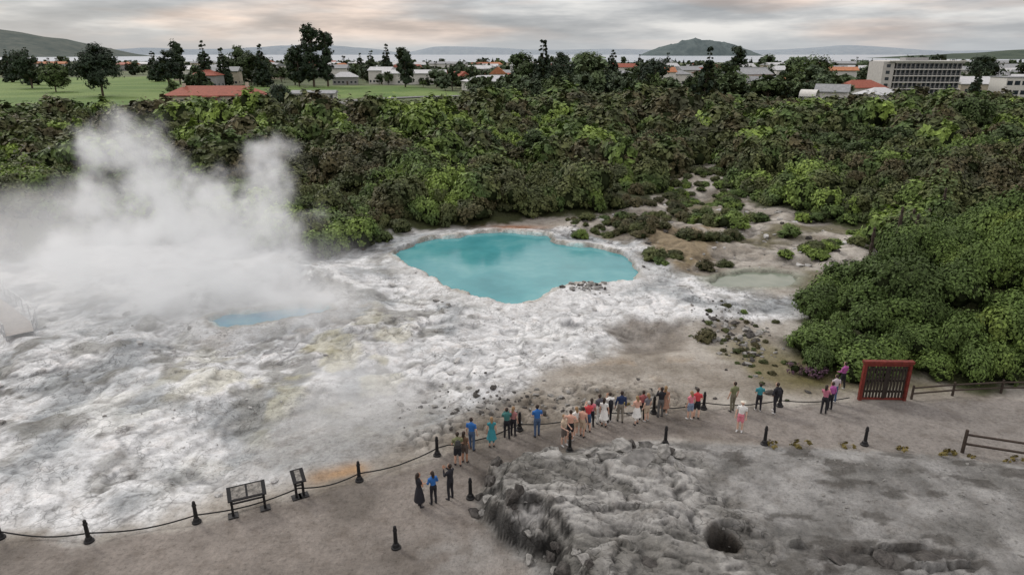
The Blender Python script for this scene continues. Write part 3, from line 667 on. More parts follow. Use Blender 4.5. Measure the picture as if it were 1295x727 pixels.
for a in[('broadleaf_tree','broad',-182,315,22,19,5000,.5,M_DARKT),('broadleaf_tree','broad',-262,388,19,17,3500,.55,M_DARKT),('broadleaf_tree','broad',-225,350,13,14,3000,.5,M_TREE),
 ('tall_pine_tree','pine',-113,406,32,15,4600,.65,M_DARKT),('tall_pine_tree','pine',-106,410,29,13,4000,.65,M_DARKT),('pine_tree','pine',-122,408,21,13,3000,.65,M_DARKT),
 ('cypress_tree','cone',-174,406,25,11,3000,.65,M_DARKT),('cypress_tree','cone',-165,409,21,10,2500,.65,M_DARKT),('cypress_tree','cone',-142,406,23,11,3000,.65,M_DARKT),('pine_tree','pine',-131,430,19,13,2600,.65,M_TREE),
 ('conifer_tree','cone',14.7,341,24,13,4200,.65,M_DARKT),('broadleaf_tree','broad',5,350,18,15,2800,.55,M_TREE),('broadleaf_tree','broad',24,352,18,16,2800,.55,M_DARKT),('broadleaf_tree','broad',39,363,18,19,3000,.55,M_TREE),
 ('round_tree','broad',-83,253,7,11,2600,.38,M_DARKT),('broadleaf_tree','broad',-187,388,20,15,2600,.55,M_DARKT),('broadleaf_tree','broad',-176,463,22,24,3000,.6,M_TREE),('conifer_tree','cone',-91,463,20,10,2000,.65,M_TREE),
 ('conifer_tree','cone',-81,463,24,11,2400,.65,M_DARKT),('broadleaf_tree','broad',152,363,15,22,3400,.5,M_HILL),('broadleaf_tree','broad',-158,330,6,6,1200,.4,M_TREE),('cypress_tree','cone',-330,470,21,10,2000,.65,M_DARKT),
 ('broadleaf_tree','broad',68,345,15,17,2600,.55,M_DARKT),('broadleaf_tree','broad',98,350,13,15,2200,.55,M_TREE),('broadleaf_tree','broad',95,150,7,9,3000,.28,M_TREE),('broadleaf_tree','broad',110,135,8,10,3000,.28,M_DARKT),('broadleaf_tree','broad',84,128,7,9,3000,.26,M_TREE),
 ('conifer_tree','cone',-240,480,20,10,2200,.65,M_DARKT),('pine_tree','pine',-60,400,20,13,2800,.65,M_DARKT),('broadleaf_tree','broad',250,380,16,18,2600,.6,M_DARKT),('conifer_tree','cone',60,430,20,11,2200,.65,M_DARKT),
 ('pine_tree','pine',-205,440,24,14,2800,.65,M_DARKT),('conifer_tree','cone',-290,430,22,11,2200,.65,M_DARKT),('broadleaf_tree','broad',-150,420,17,18,2600,.6,M_TREE),('pine_tree','pine',150,480,22,14,2600,.65,M_DARKT)]:
    tree(*a)
ED=empty('distant_trees')
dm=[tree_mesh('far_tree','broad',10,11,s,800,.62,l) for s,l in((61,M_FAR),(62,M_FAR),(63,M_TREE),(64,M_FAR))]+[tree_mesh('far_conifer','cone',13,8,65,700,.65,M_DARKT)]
pd=[];BL=[(-110,261,24),(-80,288,12),(186,331,26),(225,315,18),(131,253,12),(121,268,10),(130,388,12),(-8,406,9)]
NN=4000;ty=270*np.exp(np.random.default_rng(3).random(NN)*1.6);tx=(np.random.default_rng(4).random(NN)*2-1)*(ty*.82+15)
ok=(sd(GRASS,tx,ty)<-4)&(sd(GRASS2,tx,ty)<0)&~((tx<-20)&(ty<320))&(vnoise(tx/45,ty/45,301)>.34)
for x,y in zip(tx[ok],ty[ok]):
    if any(abs(x-a*y/b)<r*1.1*y/b and y<b+14 and y>b-75 for a,b,r in BL): continue
    hh=random.uniform(.4,1.0)*(1 if y<800 else .8)
    if random.random()<.08: hh*=1.55
    pd.append((x,y,0,hh,random.uniform(.8,1.15)))
instances(ED,'tree',dm,pd)
pr=[];NN=460;rx=np.random.default_rng(5).uniform(52,225,NN);ry=np.random.default_rng(6).uniform(85,245,NN)
ok=(fbm(rx/20,ry/20,3,303)>.42)&(rx/ry<.93)&~((rx>106)&(rx<140)&(ry>190))
for x,y in zip(rx[ok],ry[ok]): pr.append((x,y,gz(x,y)-1,random.uniform(.32,.62),random.uniform(.75,.95)))
dm2=[tree_mesh('shrub_tree','broad',10,13,s,1900,.44,l) for s,l in((71,M_SHRUB),(72,M_TREE),(73,M_TREE))]
instances(ED,'small_tree',dm2,pr)
pt=[];NN=380;rx=np.random.default_rng(15).uniform(-110,60,NN);ry=np.random.default_rng(16).uniform(85,205,NN)
ok=(fbm(rx/16,ry/16,3,313)>.49)&(np.abs(rx)<ry*.85)&(sd(BARE,rx,ry)<-6)
for x,y in zip(rx[ok],ry[ok]): pt.append((x,y,gz(x,y)-1.2,random.uniform(.28,.56),random.uniform(.8,1.05)))
instances(ED,'small_tree',dm2,pt)

# ---------------------------------------------------------------- buildings
W_WHITE=simple('white_wall',(.62,.61,.58),.7,.1,1.5);W_CREAM=simple('cream_wall',(.5,.45,.36),.8,.12,1.5)
W_GREY=simple('grey_wall',(.3,.3,.3),.7,.12,1);ROOF_R=simple('red_roof',(.28,.085,.055),.7,.2,1.2);ROOF_G=simple('grey_roof',(.25,.26,.27),.6,.2,1)
ROOF_W=simple('pale_roof',(.48,.49,.50),.5,.12,1);GLASS=simple('window_glass',(.03,.04,.05),.15,.3,2,spec=.6);CONC=simple('concrete',(.45,.44,.42),.8,.12,.8)
ROOF_O=simple('terracotta_roof',(.38,.16,.08),.8,.2,1);DOOR=simple('door',(.1,.08,.06))
def house(name,x,y,w,d,h,rh,wall,roof,hip=False,rot=0,storeys=1,n=6,over=.6):
    e=empty(name,(x,y,gz(x,y)),rot);b=MB();b.box(-w/2,w/2,-d/2,d/2,-.5,h);b.obj('walls',[wall],e)
    b=MB();o=over;ix=(d/2 if hip else 0)
    V=[(-w/2-o,-d/2-o,h),(w/2+o,-d/2-o,h),(w/2+o,d/2+o,h),(-w/2-o,d/2+o,h),(-w/2-(0 if hip else o)+ix,0,h+rh),(w/2+(0 if hip else o)-ix,0,h+rh)]
    b.add(V,[(0,1,5,4),(2,3,4,5),(1,2,5),(3,0,4),(3,2,1,0)]);
    b.box(-w/2-o,w/2+o,-d/2-o-.12,-d/2-o-.003,h-.22,h+.05);b.obj('roof',[roof],e)
    b=MB();f=MB()
    for s in range(storeys):
        z0=s*2.9+.9
        for i in range(n):
            cx=-w/2+w*(i+.5)/n
            if s==0 and i==n//2: continue
            b.box(cx-.6,cx+.6,-d/2-.03,-d/2+.1,z0,z0+1.3)
            f.box(cx-.7,cx+.7,-d/2-.07,-d/2-.033,z0-.12,z0-.01);f.box(cx-.7,cx+.7,-d/2-.07,-d/2-.033,z0+1.31,z0+1.42)
        for i in range(2):
            cy=-d/4+i*d/2
            b.box(-w/2-.03,-w/2+.1,cy-.6,cy+.6,z0,z0+1.3);b.box(w/2-.1,w/2+.03,cy-.6,cy+.6,z0,z0+1.3)
    b.obj('windows',[GLASS],e);f.obj('window_trim',[W_WHITE],e)
    b=MB();cx=-w/2+w*(n//2+.5)/n;b.box(cx-.5,cx+.5,-d/2-.04,-d/2+.1,0,2.1);b.obj('door',[DOOR],e)
    return e
e=house('red_roofed_building',-109,262,34,11,3.6,3.2,W_CREAM,ROOF_R,True,.03,1,14)
b=MB();b.box(-3,3,-9,-6.1,3.2,3.5);b.box(-2.8,-2.6,-8.8,-8.6,0,3.2);b.box(2.6,2.8,-8.8,-8.6,0,3.2);b.obj('porch',[ROOF_R],e)
b=MB();b.box(11,12,-1,0,5,8);b.box(-12,-11,-1,0,5,7.6);b.obj('chimneys',[W_CREAM],e)
house('long_white_building',-80.5,289,17,7,2.8,1.1,W_WHITE,ROOF_G,False,.05,1,7)
house('gabled_house',-8,408,8,9,7,4,W_CREAM,ROOF_O,False,1.57,2,3)
house('gabled_house',130,386,16,9,6,5,W_WHITE,ROOF_G,False,.3,2,5)
house('white_roofed_lodge',131,253,13,9,4.2,2.4,W_WHITE,ROOF_W,True,.1,1,6)
house('grey_roofed_lodge',121,268,11,8,4.5,2.6,W_WHITE,ROOF_G,False,-.5,1,4)
house('small_hut',-75,110,3.2,2.6,2.8,.7,W_GREY,ROOF_W,False,.2,1,2,.3)
house('red_roofed_building',147,300,18,9,4.5,3,W_WHITE,ROOF_R,True,.2,1,5)
def office():
    e=empty('office_building',(186,331,0),-.08);w=35.;fl=5;fh=2.8
    b=MB();b.box(-w/2+6,w/2-.5,-7,7,-.5,fl*fh-.1);b.obj('glazed_core',[GLASS],e)
    b=MB()
    for i in range(fl+1):
        b.box(-w/2+5,w/2,-8.3,8.3,i*fh-.2,i*fh+.2 if i<fl else i*fh+.5)
    b.box(-w/2+2,w/2+1.5,-9.3,9.3,fl*fh+.55,fl*fh+.95);b.obj('floor_slabs',[W_WHITE],e)
    b=MB()
    for i in range(15):
        x=-w/2+6+i*(w-7)/14;b.box(x-.14,x+.14,-8.0,-7.05,.23,fl*fh-.3)
    b.obj('columns',[W_GREY],e)
    b=MB();b.box(-w/2,-w/2+4.9,-8,8,-.5,fl*fh+.5);b.obj('stair_tower',[CONC],e)
    b=MB()
    for i in range(fl): b.box(-w/2+1.5,-w/2+3.2,-8.05,-7.9,i*fh+.8,i*fh+2.2)
    b.obj('tower_windows',[GLASS],e)
    b=MB()
    for i in range(fl):
        for k in range(28):
            x=-w/2+6.2+k*(w-7.6)/27;b.box(x,x+.05,-8.25,-8.2,i*fh+.22,i*fh+1.0)
        b.box(-w/2+5.2,w/2-.3,-8.27,-8.19,i*fh+1.0,i*fh+1.06)
    b.obj('balcony_rails',[W_GREY],e)
    b=MB();b.box(-6,4,-3,3,fl*fh+.96,fl*fh+2.2);b.obj('roof_plant',[W_GREY],e)
office()
def block(name,x,y,w,d,h,wall,rot=0,n=8,st=2):
    e=empty(name,(x,y,0),rot);b=MB();b.box(-w/2,w/2,-d/2,d/2,-.5,h);b.obj('walls',[wall],e)
    b=MB();b.box(-w/2-.3,w/2+.3,-d/2-.3,d/2+.3,h+.003,h+.35);b.obj('roof',[ROOF_G],e)
    b=MB()
    for s in range(st):
        for i in range(n):
            cx=-w/2+w*(i+.5)/n;z0=h/st*s+.9;b.box(cx-w/n*.36,cx+w/n*.36,-d/2-.03,-d/2+.05,z0,z0+h/st*.45)
    b.obj('windows',[GLASS],e);b=MB();b.box(-1,1,-d/2-.05,-d/2+.05,0,2.2);b.obj('door',[W_GREY],e)
block('white_hotel_building',232,316,32,12,8,W_WHITE,-.05,10,2)
e=empty('arched_white_shelter',(110,262,1),.9);b=MB();V=[];F=[]
for i in range(13):
    a=math.pi*i/12
    for yy in(-3,3): V.append((math.cos(a)*2.6,yy,2.0+math.sin(a)*2.4))
F=[(2*i,2*i+2,2*i+3,2*i+1) for i in range(12)];b.add(V,F);b.obj('canopy',[W_WHITE],e,True)
b=MB();[b.box(x-.15,x+.15,y-.15,y+.15,-.5,2.1) for x in(-2.6,2.6) for y in(-3,0,2.8)];b.obj('posts',[W_GREY],e)
rr=random.Random(5);roofs=[ROOF_R,ROOF_G,ROOF_W,ROOF_G,ROOF_O,ROOF_W];walls=[W_WHITE,W_CREAM,W_GREY,W_WHITE]
for i in range(150):
    y=rr.uniform(310,850);x=rr.uniform(-.75,.8)*y if i<45 else (rr.uniform(.2,.8)*y if i<80 or i>=130 else rr.uniform(-.45,.3)*y)
    if i>=80: y=max(y,400) if i<130 else min(y,460)
    if sd(GRASS,np.array([x]),np.array([y]))[0]>-5 or sd(GRASS2,np.array([x]),np.array([y]))[0]>-5 or abs(x/y-.56)<.06: continue
    big=rr.random()<.3
    house('town_house' if not big else 'town_warehouse',x,y,rr.uniform(12,20)*(2 if big else 1),rr.uniform(8,11)*(1.4 if big else 1),rr.choice([4.5,6.5,8.]),rr.uniform(2,3.2),rr.choice(walls),rr.choice(roofs),rr.random()<.4,rr.uniform(-.6,.6),1,6)
def strip(name,line,w,z,mat):
    V=[];F=[];L=[Vector((*p,0)) for p in line];pts=[]
    for a,b_ in zip(L[:-1],L[1:]):
        k=max(2,int((b_-a).length/5))
        pts+=[a.lerp(b_,i/k) for i in range(k)]
    pts.append(L[-1])
    for i,p in enumerate(pts):
        d=(pts[min(i+1,len(pts)-1)]-pts[max(i-1,0)]).normalized();nrm=Vector((-d.y,d.x,0))
        for s in(-1,1):
            q=p+nrm*s*w/2;V.append((q.x,q.y,gz(p.x,p.y)+z))
    F=[(2*i,2*i+1,2*i+3,2*i+2) for i in range(len(pts)-1)]
    return mesh_obj(name,V,F,[mat])
ASPH=simple('asphalt',(.16,.16,.16),.85,.15,.6);RL=[(-330,218),(-200,208),(-140,203),(-105,206),(-84,228),(-66,262),(-60,290),(-40,306),(20,330)]
strip('road',RL,7,.35,ASPH);strip('kerb',[(x,y+3.7) for x,y in RL],.3,.47,CONC);strip('road_marking',RL,.15,.354,ROOF_W)
WOOD=simple('dark_timber',(.05,.038,.03),.85,.3,4)
def fence(name,line,h,post,rails,board=0.,mat=WOOD,t=.06):
    e=empty(name);P=MB();R=MB()
    for a,b_ in zip(line[:-1],line[1:]):
        a=Vector((*a,0));b2=Vector((*b_,0));L=(b2-a).length;k=max(1,round(L/post));d=(b2-a)/k
        for i in range(k):
            p=a+d*i;q=a+d*(i+1);zp=gz(p.x,p.y);zq=gz(q.x,q.y)
            P.tube([((p.x,p.y,zp-.2),t*1.5),((p.x,p.y,zp+h+.08),t*1.3)],6)
            for r in rails: R.tube([((p.x,p.y,zp+h*r),t),((q.x,q.y,zq+h*r),t)],5)
            if board:
                m=int(d.length/board)
                for j in range(m):
                    c=p.lerp(q,(j+.5)/m);zc=zp+(zq-zp)*(j+.5)/m;u=d.normalized()*board*.42
                    n=Vector((-u.y,u.x,0)).normalized()*.02
                    pts=[c-u-n,c+u-n,c+u+n,c-u+n]
                    R.add([(v.x,v.y,zc+.05) for v in pts]+[(v.x,v.y,zc+h) for v in pts],[(3,2,1,0),(4,5,6,7),(0,1,5,4),(1,2,6,5),(2,3,7,6),(3,0,4,7)])
    p=Vector((*line[-1],0));P.tube([((p.x,p.y,gz(p.x,p.y)-.2),t*1.5),((p.x,p.y,gz(p.x,p.y)+h+.08),t*1.3)],6)
    P.obj('posts',[mat],e);R.obj('rails',[mat],e);return e
fence('timber_fence',[(-190,194),(-150,200),(-118,234),(-57,231),(-25,226)],2.2,2.6,(.3,.85),.35)
fence('rail_fence',[(21.5,28.3),(24.1,27.3),(26.7,26.4),(29.4,25.6),(32,25)],1.15,2.6,(.42,.85),0,WOOD,.06)
fence('low_rail_fence',[(22.0,33.6),(24.5,34),(27.4,34.3),(31,34.3),(38,34)],.75,2.4,(.45,.9),0,WOOD,.05)
STEEL=simple('galvanised_steel',(.5,.51,.52),.4,.1,4,.4)
fence('walkway_railing',[(-46,56),(-41.5,52.2),(-34.2,45.7),(-31.6,41.8)],1.1,1.6,(.5,1.),0,STEEL,.028)
fence('walkway_railing',[(-48,54),(-43,50),(-36.2,44.6),(-33.2,41.3)],1.1,1.6,(.5,1.),0,STEEL,.028)
strip('boardwalk',[(-47,55),(-42.2,51.1),(-35.2,45.1),(-32.4,41.5)],1.6,.25,simple('boardwalk_timber',(.3,.28,.26),.8,.2,3))

BLK=simple('black_paint',(.012,.012,.013),.45,.2,8)
def bollard(x,y):
    b=MB();z=gz(x,y)
    prof=[(0,.19),(.10,.19),(.13,.15),(.24,.115),(.27,.085),(.8,.072),(.83,.088),(.88,.088),(.91,.07),(1.02,.062),(1.06,.03)]
    b.tube([((0,0,p[0]-.04),p[1]) for p in prof],14);return b.obj('bollard',[BLK],None,False,(x,y,z),random.uniform(0,3))
for p in[(-20.1,22.2),(-16.5,22.0),(-12.8,23.15),(-6.8,26),(-3.54,28),(.38,30.3),(4.67,31.6),(7.5,32.05),(10.26,32.5),(14.45,32.8),(2.75,28.3),(7.45,28.95),(12.3,29),(17.15,28.95),(-1.78,24.75),(-4.47,21.65)]: bollard(*p)
cu=bpy.data.curves.new('rope','CURVE');cu.dimensions='3D';cu.bevel_depth=.03;cu.bevel_resolution=2
pts=[]
for (a,b_) in zip(ROPE[:-1],ROPE[1:]):
    for i in range(8):
        t=i/8;x=a[0]+(b_[0]-a[0])*t;y=a[1]+(b_[1]-a[1])*t;pts.append((x,y,gz(x,y)+.32-.22*math.sin(math.pi*t)))
sp=cu.splines.new('POLY');sp.points.add(len(pts)-1)
for i,p in enumerate(pts): sp.points[i].co=(*p,1)
cu.materials.append(simple('black_rope',(.02,.02,.02),.9));o=bpy.data.objects.new('barrier_rope',cu);COL.objects.link(o)
def sign(x,y,w,rot,panels=1):
    e=empty('information_sign',(x,y,gz(x,y)),rot);b=MB()
    for s in(-1,1):
        b.box(s*w/2-.05,s*w/2+.05,-.05,.05,-.1,1.05);b.box(s*w/2-.2,s*w/2+.2,-.2,.2,-.05,.05)
    b.box(-w/2+.05,w/2-.05,-.03,.03,.55,.62);b.obj('frame',[BLK],e)
    b=MB();y0,z0,y1,z1=-.32,.92,.28,1.22
    b.add([(-w/2-.12,y0,z0),(w/2+.12,y0,z0),(w/2+.12,y1,z1),(-w/2-.12,y1,z1),(-w/2-.12,y0,z0-.05),(w/2+.12,y0,z0-.05),(w/2+.12,y1,z1-.05),(-w/2-.12,y1,z1-.05)],[(0,1,2,3),(7,6,5,4),(0,4,5,1),(1,5,6,2),(2,6,7,3),(3,7,4,0)]);b.obj('panel_back',[BLK],e)
    b=MB();pw=w/panels
    for i in range(panels):
        xa=-w/2+i*pw+.04;b.add([(xa,y0+.06,z0+.036),(xa+pw-.08,y0+.06,z0+.036),(xa+pw-.08,y1-.06,z1-.024),(xa,y1-.06,z1-.024)],[(0,1,2,3)])
    b.obj('panel_face',[simple('sign_print',(.22,.21,.19),.4,.6,7)],e)
sign(-10.9,23.8,1.25,.42,2);sign(-9.1,24.85,.3,.5)
def gate():
    e=empty('carved_gateway',(20.3,33.5,gz(20.3,33.5)),-.03)
    RED=simple('red_paint',(.14,.024,.017),.6,.3,5);b=MB()
    b.box(-1.28,-1.12,-.1,.1,-.2,2.2);b.box(1.12,1.28,-.1,.1,-.2,2.2);b.box(-1.34,1.34,-.13,.13,2.203,2.36);b.box(-1.117,1.117,-.06,.06,.05,.15)
    b.box(-1.117,1.117,-.07,.07,2.06,2.2)
    for s in(-1,1):
        for k in range(6): b.box(s*1.2-.05,s*1.2+.05,-.13,-.103,.2+k*.33,.40+k*.33)
    b.obj('frame',[RED],e);b=MB()
    for i in range(13):
        x=-1.04+i*2.08/12;b.box(x-.045,x+.045,-.03,.03,.152,2.058)
    for z in(.45,1.1,1.75): b.box(-1.117,1.117,.032,.07,z,z+.12)
    b.box(-.08,.08,-.08,-.033,.152,2.058)
    b.obj('slatted_gate_leaves',[simple('gate_timber',(.03,.023,.019),.8,.3,6)],e)
gate()
for x,y,h in((33.3,57.2,3.6),(35.6,58.6,2.4),(41,64,3.2),(31.1,57,1.8),(38.6,62,2.),(36.3,60.5,2.6)):
    b=MB();z=gz(x,y);hh=h+2.2
    pr_=[(0,.16),(.35,.17),(.4,.11),(.48,.17),(.6,.18),(.66,.1),(.75,.15),(.84,.16),(.9,.09),(.95,.13),(1,.05)]
    b.tube([((0,0,t*hh-.2),r) for t,r in pr_],10)
    b.obj('carved_pole',[WOOD],None,False,(x,y,z))

# ---------------------------------------------------------------- rocks
ROCK=simple('grey_rock',(.25,.245,.232),.9,.4,2.2,bump=.8);ROCKD=simple('dark_rock',(.075,.07,.065),.9,.5,2.5,bump=.8);ROCKW=simple('pale_sinter_rock',(.45,.45,.44),.9,.3,3,bump=.6)
JV,JF=ico(3)
def rock_mesh(name,seed,mat):
    rg=np.random.default_rng(seed);V=JV.copy()
    for k in range(22):
        n=rg.normal(size=3);n/=np.linalg.norm(n);dd=rg.uniform(.35,.75);t=V@n;V=V-np.where(t>dd,t-dd,0)[:,None]*n
    nz=fbm(V[:,0]*3+seed,V[:,1]*3+V[:,2]*2.7,4,seed);V=V*(1.05+.35*nz)[:,None]
    return fastmesh(name,V,JF,[mat])
rm=[rock_mesh('rock',s,ROCK) for s in(1,2,3,4)];rd=[rock_mesh('rock_dark',s,ROCKD) for s in(5,6,7)];rw=[rock_mesh('rock_pale',s,ROCKW) for s in(8,9,10)]
def boulder(name,me,x,y,s,dz=0):
    o=bpy.data.objects.new(name,me);o.location=(x,y,gz(x,y)+dz);o.scale=s;o.rotation_euler=(random.uniform(-.3,.3),random.uniform(-.3,.3),random.uniform(0,6));COL.objects.link(o)
for x,y,s in((4.1,26.2,(.7,.5,.35)),(5.6,26.0,(1.2,.8,.55)),(5.0,27.6,(.7,.5,.4)),(6.9,27,(.6,.5,.4)),(3.6,27.2,(.6,.4,.3)),(7.4,26,(.5,.4,.3)),(6.2,27.9,(.6,.4,.4)),(7.8,27.3,(.4,.4,.3))): boulder('boulder',random.choice(rm),x,y,s,s[2]*.3)
for x,y,s in((5.6,28,(.6,.4,.35)),(7.3,27.6,(.5,.35,.3)),(12.2,20.7,(.9,.4,.16)),(13.8,20.9,(.8,.4,.18)),(15.6,20.7,(.9,.4,.16)),(16.6,20.6,(.6,.35,.15)),(4.9,19.6,(.6,.3,.2))): boulder('dark_boulder',random.choice(rd),x,y,s,s[2]*.1)
for i in range(24):
    t=random.random()*(len(SWL)-2);k=int(t);u=t-k;a,b_=SWL[k],SWL[k+1]
    px=a[0]+(b_[0]-a[0])*u;py=a[1]+(b_[1]-a[1])*u;off=random.uniform(-.1,1.0)
    px+=off*.75;py+=off*.45;s=random.uniform(.2,.5)
    boulder('cliff_block' if i%3==0 else 'dark_cliff_block',random.choice(rm if i%3==0 else rd),px,py,(s*random.uniform(.7,1.2),s*.7,s*random.uniform(.7,1.3)),-.05)
ER=empty('loose_rocks')
inp=lambda P,x,y:sd(P,x,y)
def scat(seed,n,meshes,fx,smin,smax,test):
    rg=np.random.default_rng(seed);x,y=fx(rg,n);k=test(x,y)
    for a,b_ in zip(x[k],y[k]):
        o=bpy.data.objects.new('rock',random.choice(meshes));s=smin*(smax/smin)**(random.random()**2)
        o.location=(a,b_,gz(a,b_)+s*.1);o.scale=(s,s*random.uniform(.6,1),s*random.uniform(.4,.7));o.rotation_euler=(0,0,random.uniform(0,6));o.parent=ER;COL.objects.link(o)
scat(1,1000,rm,lambda r,n:(r.uniform(0,26,n),r.uniform(17,28.6,n)),.025,.15,lambda x,y:(inp(PATH,x,y)<-.2)&(vnoise(x/2,y/2,411)>.4))
scat(2,320,rm+rd,lambda r,n:(r.normal(2,4,n),r.normal(32.8,1.1,n)),.05,.28,lambda x,y:inp(PATH,x,y)<-.3)
scat(3,800,rw+rw+rm,lambda r,n:(r.uniform(-36,14,n),r.uniform(24,60,n)),.05,.4,lambda x,y:(inp(SINTER,x,y)>.5)&(inp(POOL,x,y)<-.6)&(inp(BLUE,x,y)<-.6)&(inp(WET,x,y)<-.6)&(vnoise(x/3.,y/3.,401)>.55))
scat(4,160,rd+rm,lambda r,n:(r.normal(15,1.1,n),r.normal(42,2.6,n)),.1,.45,lambda x,y:x>0)
scat(5,420,rw+rm+rd,lambda r,n:(r.uniform(6,36,n),r.uniform(56,110,n)),.1,.6,lambda x,y:(inp(BARE,x,y)>0)&(inp(POOL,x,y)<-.6)&(inp(POND,x,y)<-.6))
scat(6,70,rm+rd,lambda r,n:(r.normal(6.1,.8,n),r.normal(52.4,.6,n)),.1,.4,lambda x,y:inp(POOL,x,y)<-.3)

# ---------------------------------------------------------------- steam (voxel volumes)
def steam(name,lo,hi,vox,blobs,dens,nsc,amp,cut,glow):
    g=bpy.data.node_groups.new(name,'GeometryNodeTree');g.interface.new_socket('Geometry',in_out='OUTPUT',socket_type='NodeSocketGeometry')
    out=g.nodes.new('NodeGroupOutput');vc=g.nodes.new('GeometryNodeVolumeCube');sm=g.nodes.new('GeometryNodeSetMaterial')
    g.links.new(vc.outputs[0],sm.inputs[0]);g.links.new(sm.outputs[0],out.inputs[0])
    vc.inputs['Min'].default_value=lo;vc.inputs['Max'].default_value=hi
    for k,a in zip('XYZ',range(3)): vc.inputs['Resolution '+k].default_value=max(4,int((hi[a]-lo[a])/vox))
    pos=g.nodes.new('GeometryNodeInputPosition').outputs[0]
    def vm(op,a,b_):
        v=g.nodes.new('ShaderNodeVectorMath');v.operation=op
        for s_,x in zip(v.inputs,(a,b_)):
            if hasattr(x,'is_output'): g.links.new(x,s_)
            else: s_.default_value=x
        return v
    def col(sc,det):
        n=g.nodes.new('ShaderNodeTexNoise');n.inputs['Scale'].default_value=sc;n.inputs['Detail'].default_value=det;g.links.new(pos,n.inputs['Vector']);return n.outputs[1]
    p2=pos
    for sc,am in((nsc*.5,amp),(nsc*1.8,amp*.45)):
        w=vm('SUBTRACT',col(sc,2),(.5,.5,.5)).outputs[0];w=vm('MULTIPLY',w,(am,am,am)).outputs[0];p2=vm('ADD',p2,w).outputs[0]
    acc=None
    for (x,y,z,r) in blobs:
        dd=vm('DISTANCE',p2,(x,y,z)).outputs['Value']
        f=math_(g,'SUBTRACT',1,math_(g,'MULTIPLY',dd,1/r),True)
        acc=f if acc is None else math_(g,'MAXIMUM',acc,f)
    n=noise(g,nsc*1.5,6,.70,p2)
    v=math_(g,'SUBTRACT',math_(g,'ADD',math_(g,'MULTIPLY',acc,1.2),math_(g,'MULTIPLY',n,2.8)),cut,True)
    v=math_(g,'MULTIPLY',v,math_(g,'MULTIPLY',acc,3.,True))
    g.links.new(v,vc.inputs['Density'])
    m=bpy.data.materials.new(name);m.use_nodes=True;nt=m.node_tree;nt.nodes.clear()
    mo=nt.nodes.new('ShaderNodeOutputMaterial');at=N(nt,'ShaderNodeAttribute',attribute_name='density').outputs['Fac']
    d_=math_(nt,'MULTIPLY',at,dens)
    sc=nt.nodes.new('ShaderNodeVolumeScatter');sc.inputs['Color'].default_value=(.98,.98,.99,1);nt.links.new(d_,sc.inputs['Density']);sc.inputs['Anisotropy'].default_value=.1
    em=nt.nodes.new('ShaderNodeEmission');em.inputs['Color'].default_value=(.97,.98,1,1);nt.links.new(math_(nt,'MULTIPLY',d_,glow),em.inputs['Strength'])  # added emission stands in for light bouncing around inside the steam
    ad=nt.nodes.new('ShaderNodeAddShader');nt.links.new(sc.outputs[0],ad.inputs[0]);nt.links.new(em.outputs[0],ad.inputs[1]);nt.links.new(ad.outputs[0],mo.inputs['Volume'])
    try: m.cycles.volume_step_rate=3.
    except Exception: pass
    sm.inputs['Material'].default_value=m
    me=bpy.data.meshes.new(name);me.materials.append(m);o=bpy.data.objects.new(name,me);COL.objects.link(o)
    md=o.modifiers.new('steam','NODES');md.node_group=g
    return o
MAIN=[(-17.3,48.5,11.2,2.5),(-17.4,48.7,9,3.0),(-16.8,48.5,6,3.5),(-17,48,3.2,3.9),(-18,47.5,1,4),(-21,49,5.2,4.6),(-22,48.5,2,5.0),(-25,50,5.8,4.8),(-26,50,9,3.8),(-27.5,50.5,11.4,3.4),(-30,50.5,11.2,3.0),(-29.5,50,4.6,4.4),(-27,49,2,4.8),(-22,49.5,8,3.0),(-33,50,2.6,4.2),(-25,46.5,.5,4),(-32,51,8,3.),(-15,47,.5,3.2)]
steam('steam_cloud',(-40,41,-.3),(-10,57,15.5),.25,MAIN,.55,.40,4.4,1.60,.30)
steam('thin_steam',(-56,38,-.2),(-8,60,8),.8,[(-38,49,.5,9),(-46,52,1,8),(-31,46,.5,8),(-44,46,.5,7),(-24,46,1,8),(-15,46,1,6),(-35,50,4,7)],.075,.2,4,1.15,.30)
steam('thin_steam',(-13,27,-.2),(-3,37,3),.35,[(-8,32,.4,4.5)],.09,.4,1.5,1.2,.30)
steam('vent_steam',(50,138,0),(104,192,10),.8,[(57,145,3.5,4),(92,182,3,5.5),(95,183,5,4)],.09,.2,3,1.25,.28)

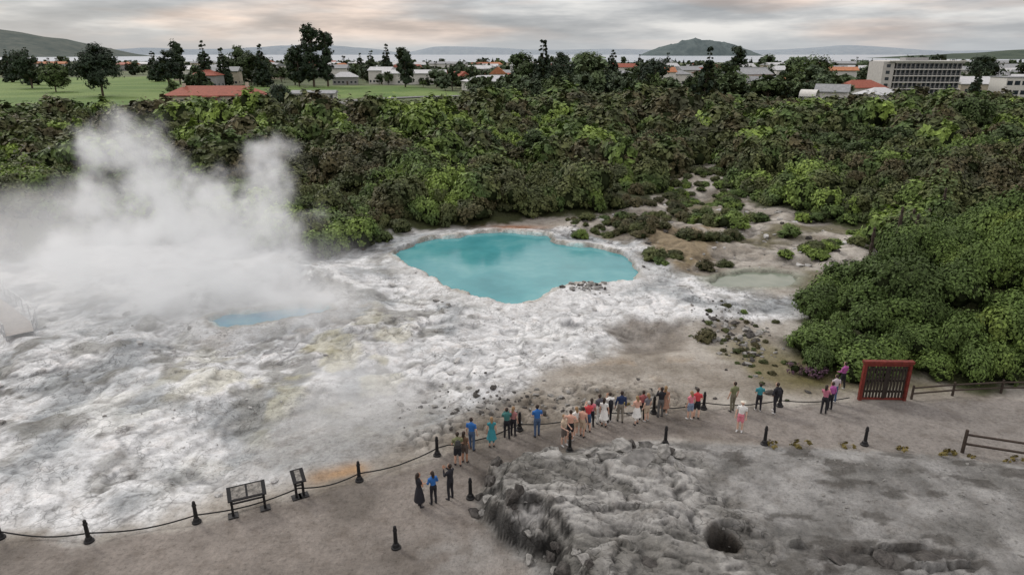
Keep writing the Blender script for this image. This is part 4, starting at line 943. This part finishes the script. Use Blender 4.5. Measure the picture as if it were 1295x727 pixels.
# ---------------------------------------------------------------- world, sun, camera
w=bpy.data.worlds.new('World');scene.world=w;w.use_nodes=True;nt=w.node_tree;nt.nodes.clear()
out=nt.nodes.new('ShaderNodeOutputWorld');bg=nt.nodes.new('ShaderNodeBackground');nt.links.new(bg.outputs[0],out.inputs[0])
EL,AZ=math.radians(38),math.radians(-50)
sky=nt.nodes.new('ShaderNodeTexSky');sky.sky_type='NISHITA';sky.sun_disc=False;sky.sun_elevation=EL;sky.sun_rotation=AZ
tc=N(nt,'ShaderNodeTexCoord').outputs['Generated']
mp=N(nt,'ShaderNodeMapping');mp.inputs['Scale'].default_value=(2.2,2.2,15);mp.inputs['Location'].default_value=(.6,.2,.1);nt.links.new(tc,mp.inputs['Vector'])
n1=noise(nt,2.1,5,.56,mp.outputs[0])
cl=ramp(nt,[(.34,(3.9,4.05,4.35)),(.45,(5.2,5.3,5.55)),(.53,(6.9,6.9,7.0)),(.64,(9.6,9.4,9.2))],n1)
mp2=N(nt,'ShaderNodeMapping');mp2.inputs['Scale'].default_value=(2.,2.,14);mp2.inputs['Location'].default_value=(3,1,2);nt.links.new(tc,mp2.inputs['Vector'])
n2=noise(nt,1.6,3,.5,mp2.outputs[0])
warm=ramp(nt,[(.47,(1,1,1)),(.62,(1.18,.98,.87))],n2)
c=mixc(nt,cl.outputs[0],warm.outputs[0],1.,'MULTIPLY')
sp_=N(nt,'ShaderNodeSeparateXYZ');nt.links.new(tc,sp_.inputs[0])
hz=ramp(nt,[(0,(1,1,1)),(.012,(.75,.75,.75)),(.03,(0,0,0))],sp_.outputs['Z'])
c=mixc(nt,c,(5.7,6.1,6.5),math_(nt,'MULTIPLY',hz.outputs[0],.75))
up=ramp(nt,[(.08,(1,1,1)),(.5,(1.85,1.85,1.85))],sp_.outputs['Z'])
c=mixc(nt,c,up.outputs[0],1.,'MULTIPLY')
c=mixc(nt,c,sky.outputs[0],.12)
nt.links.new(c,bg.inputs['Color']);bg.inputs['Strength'].default_value=.09
sl=bpy.data.lights.new('sun','SUN');sl.energy=1.5;sl.angle=math.radians(12);sl.color=(1,.95,.88);so_=bpy.data.objects.new('sun',sl);COL.objects.link(so_)
dv=Vector((math.sin(AZ)*math.cos(EL),math.cos(AZ)*math.cos(EL),math.sin(EL)));so_.rotation_euler=dv.to_track_quat('Z','Y').to_euler()
cam=bpy.data.cameras.new('camera');cam.lens=24;cam.sensor_width=36;cam.clip_end=30000;cam.clip_start=.5
co=bpy.data.objects.new('camera',cam);co.location=(0,0,18);co.rotation_euler=(math.radians(71.1),0,0);COL.objects.link(co);scene.camera=co
scene.view_settings.view_transform='Standard';scene.view_settings.look='None';scene.view_settings.exposure=0
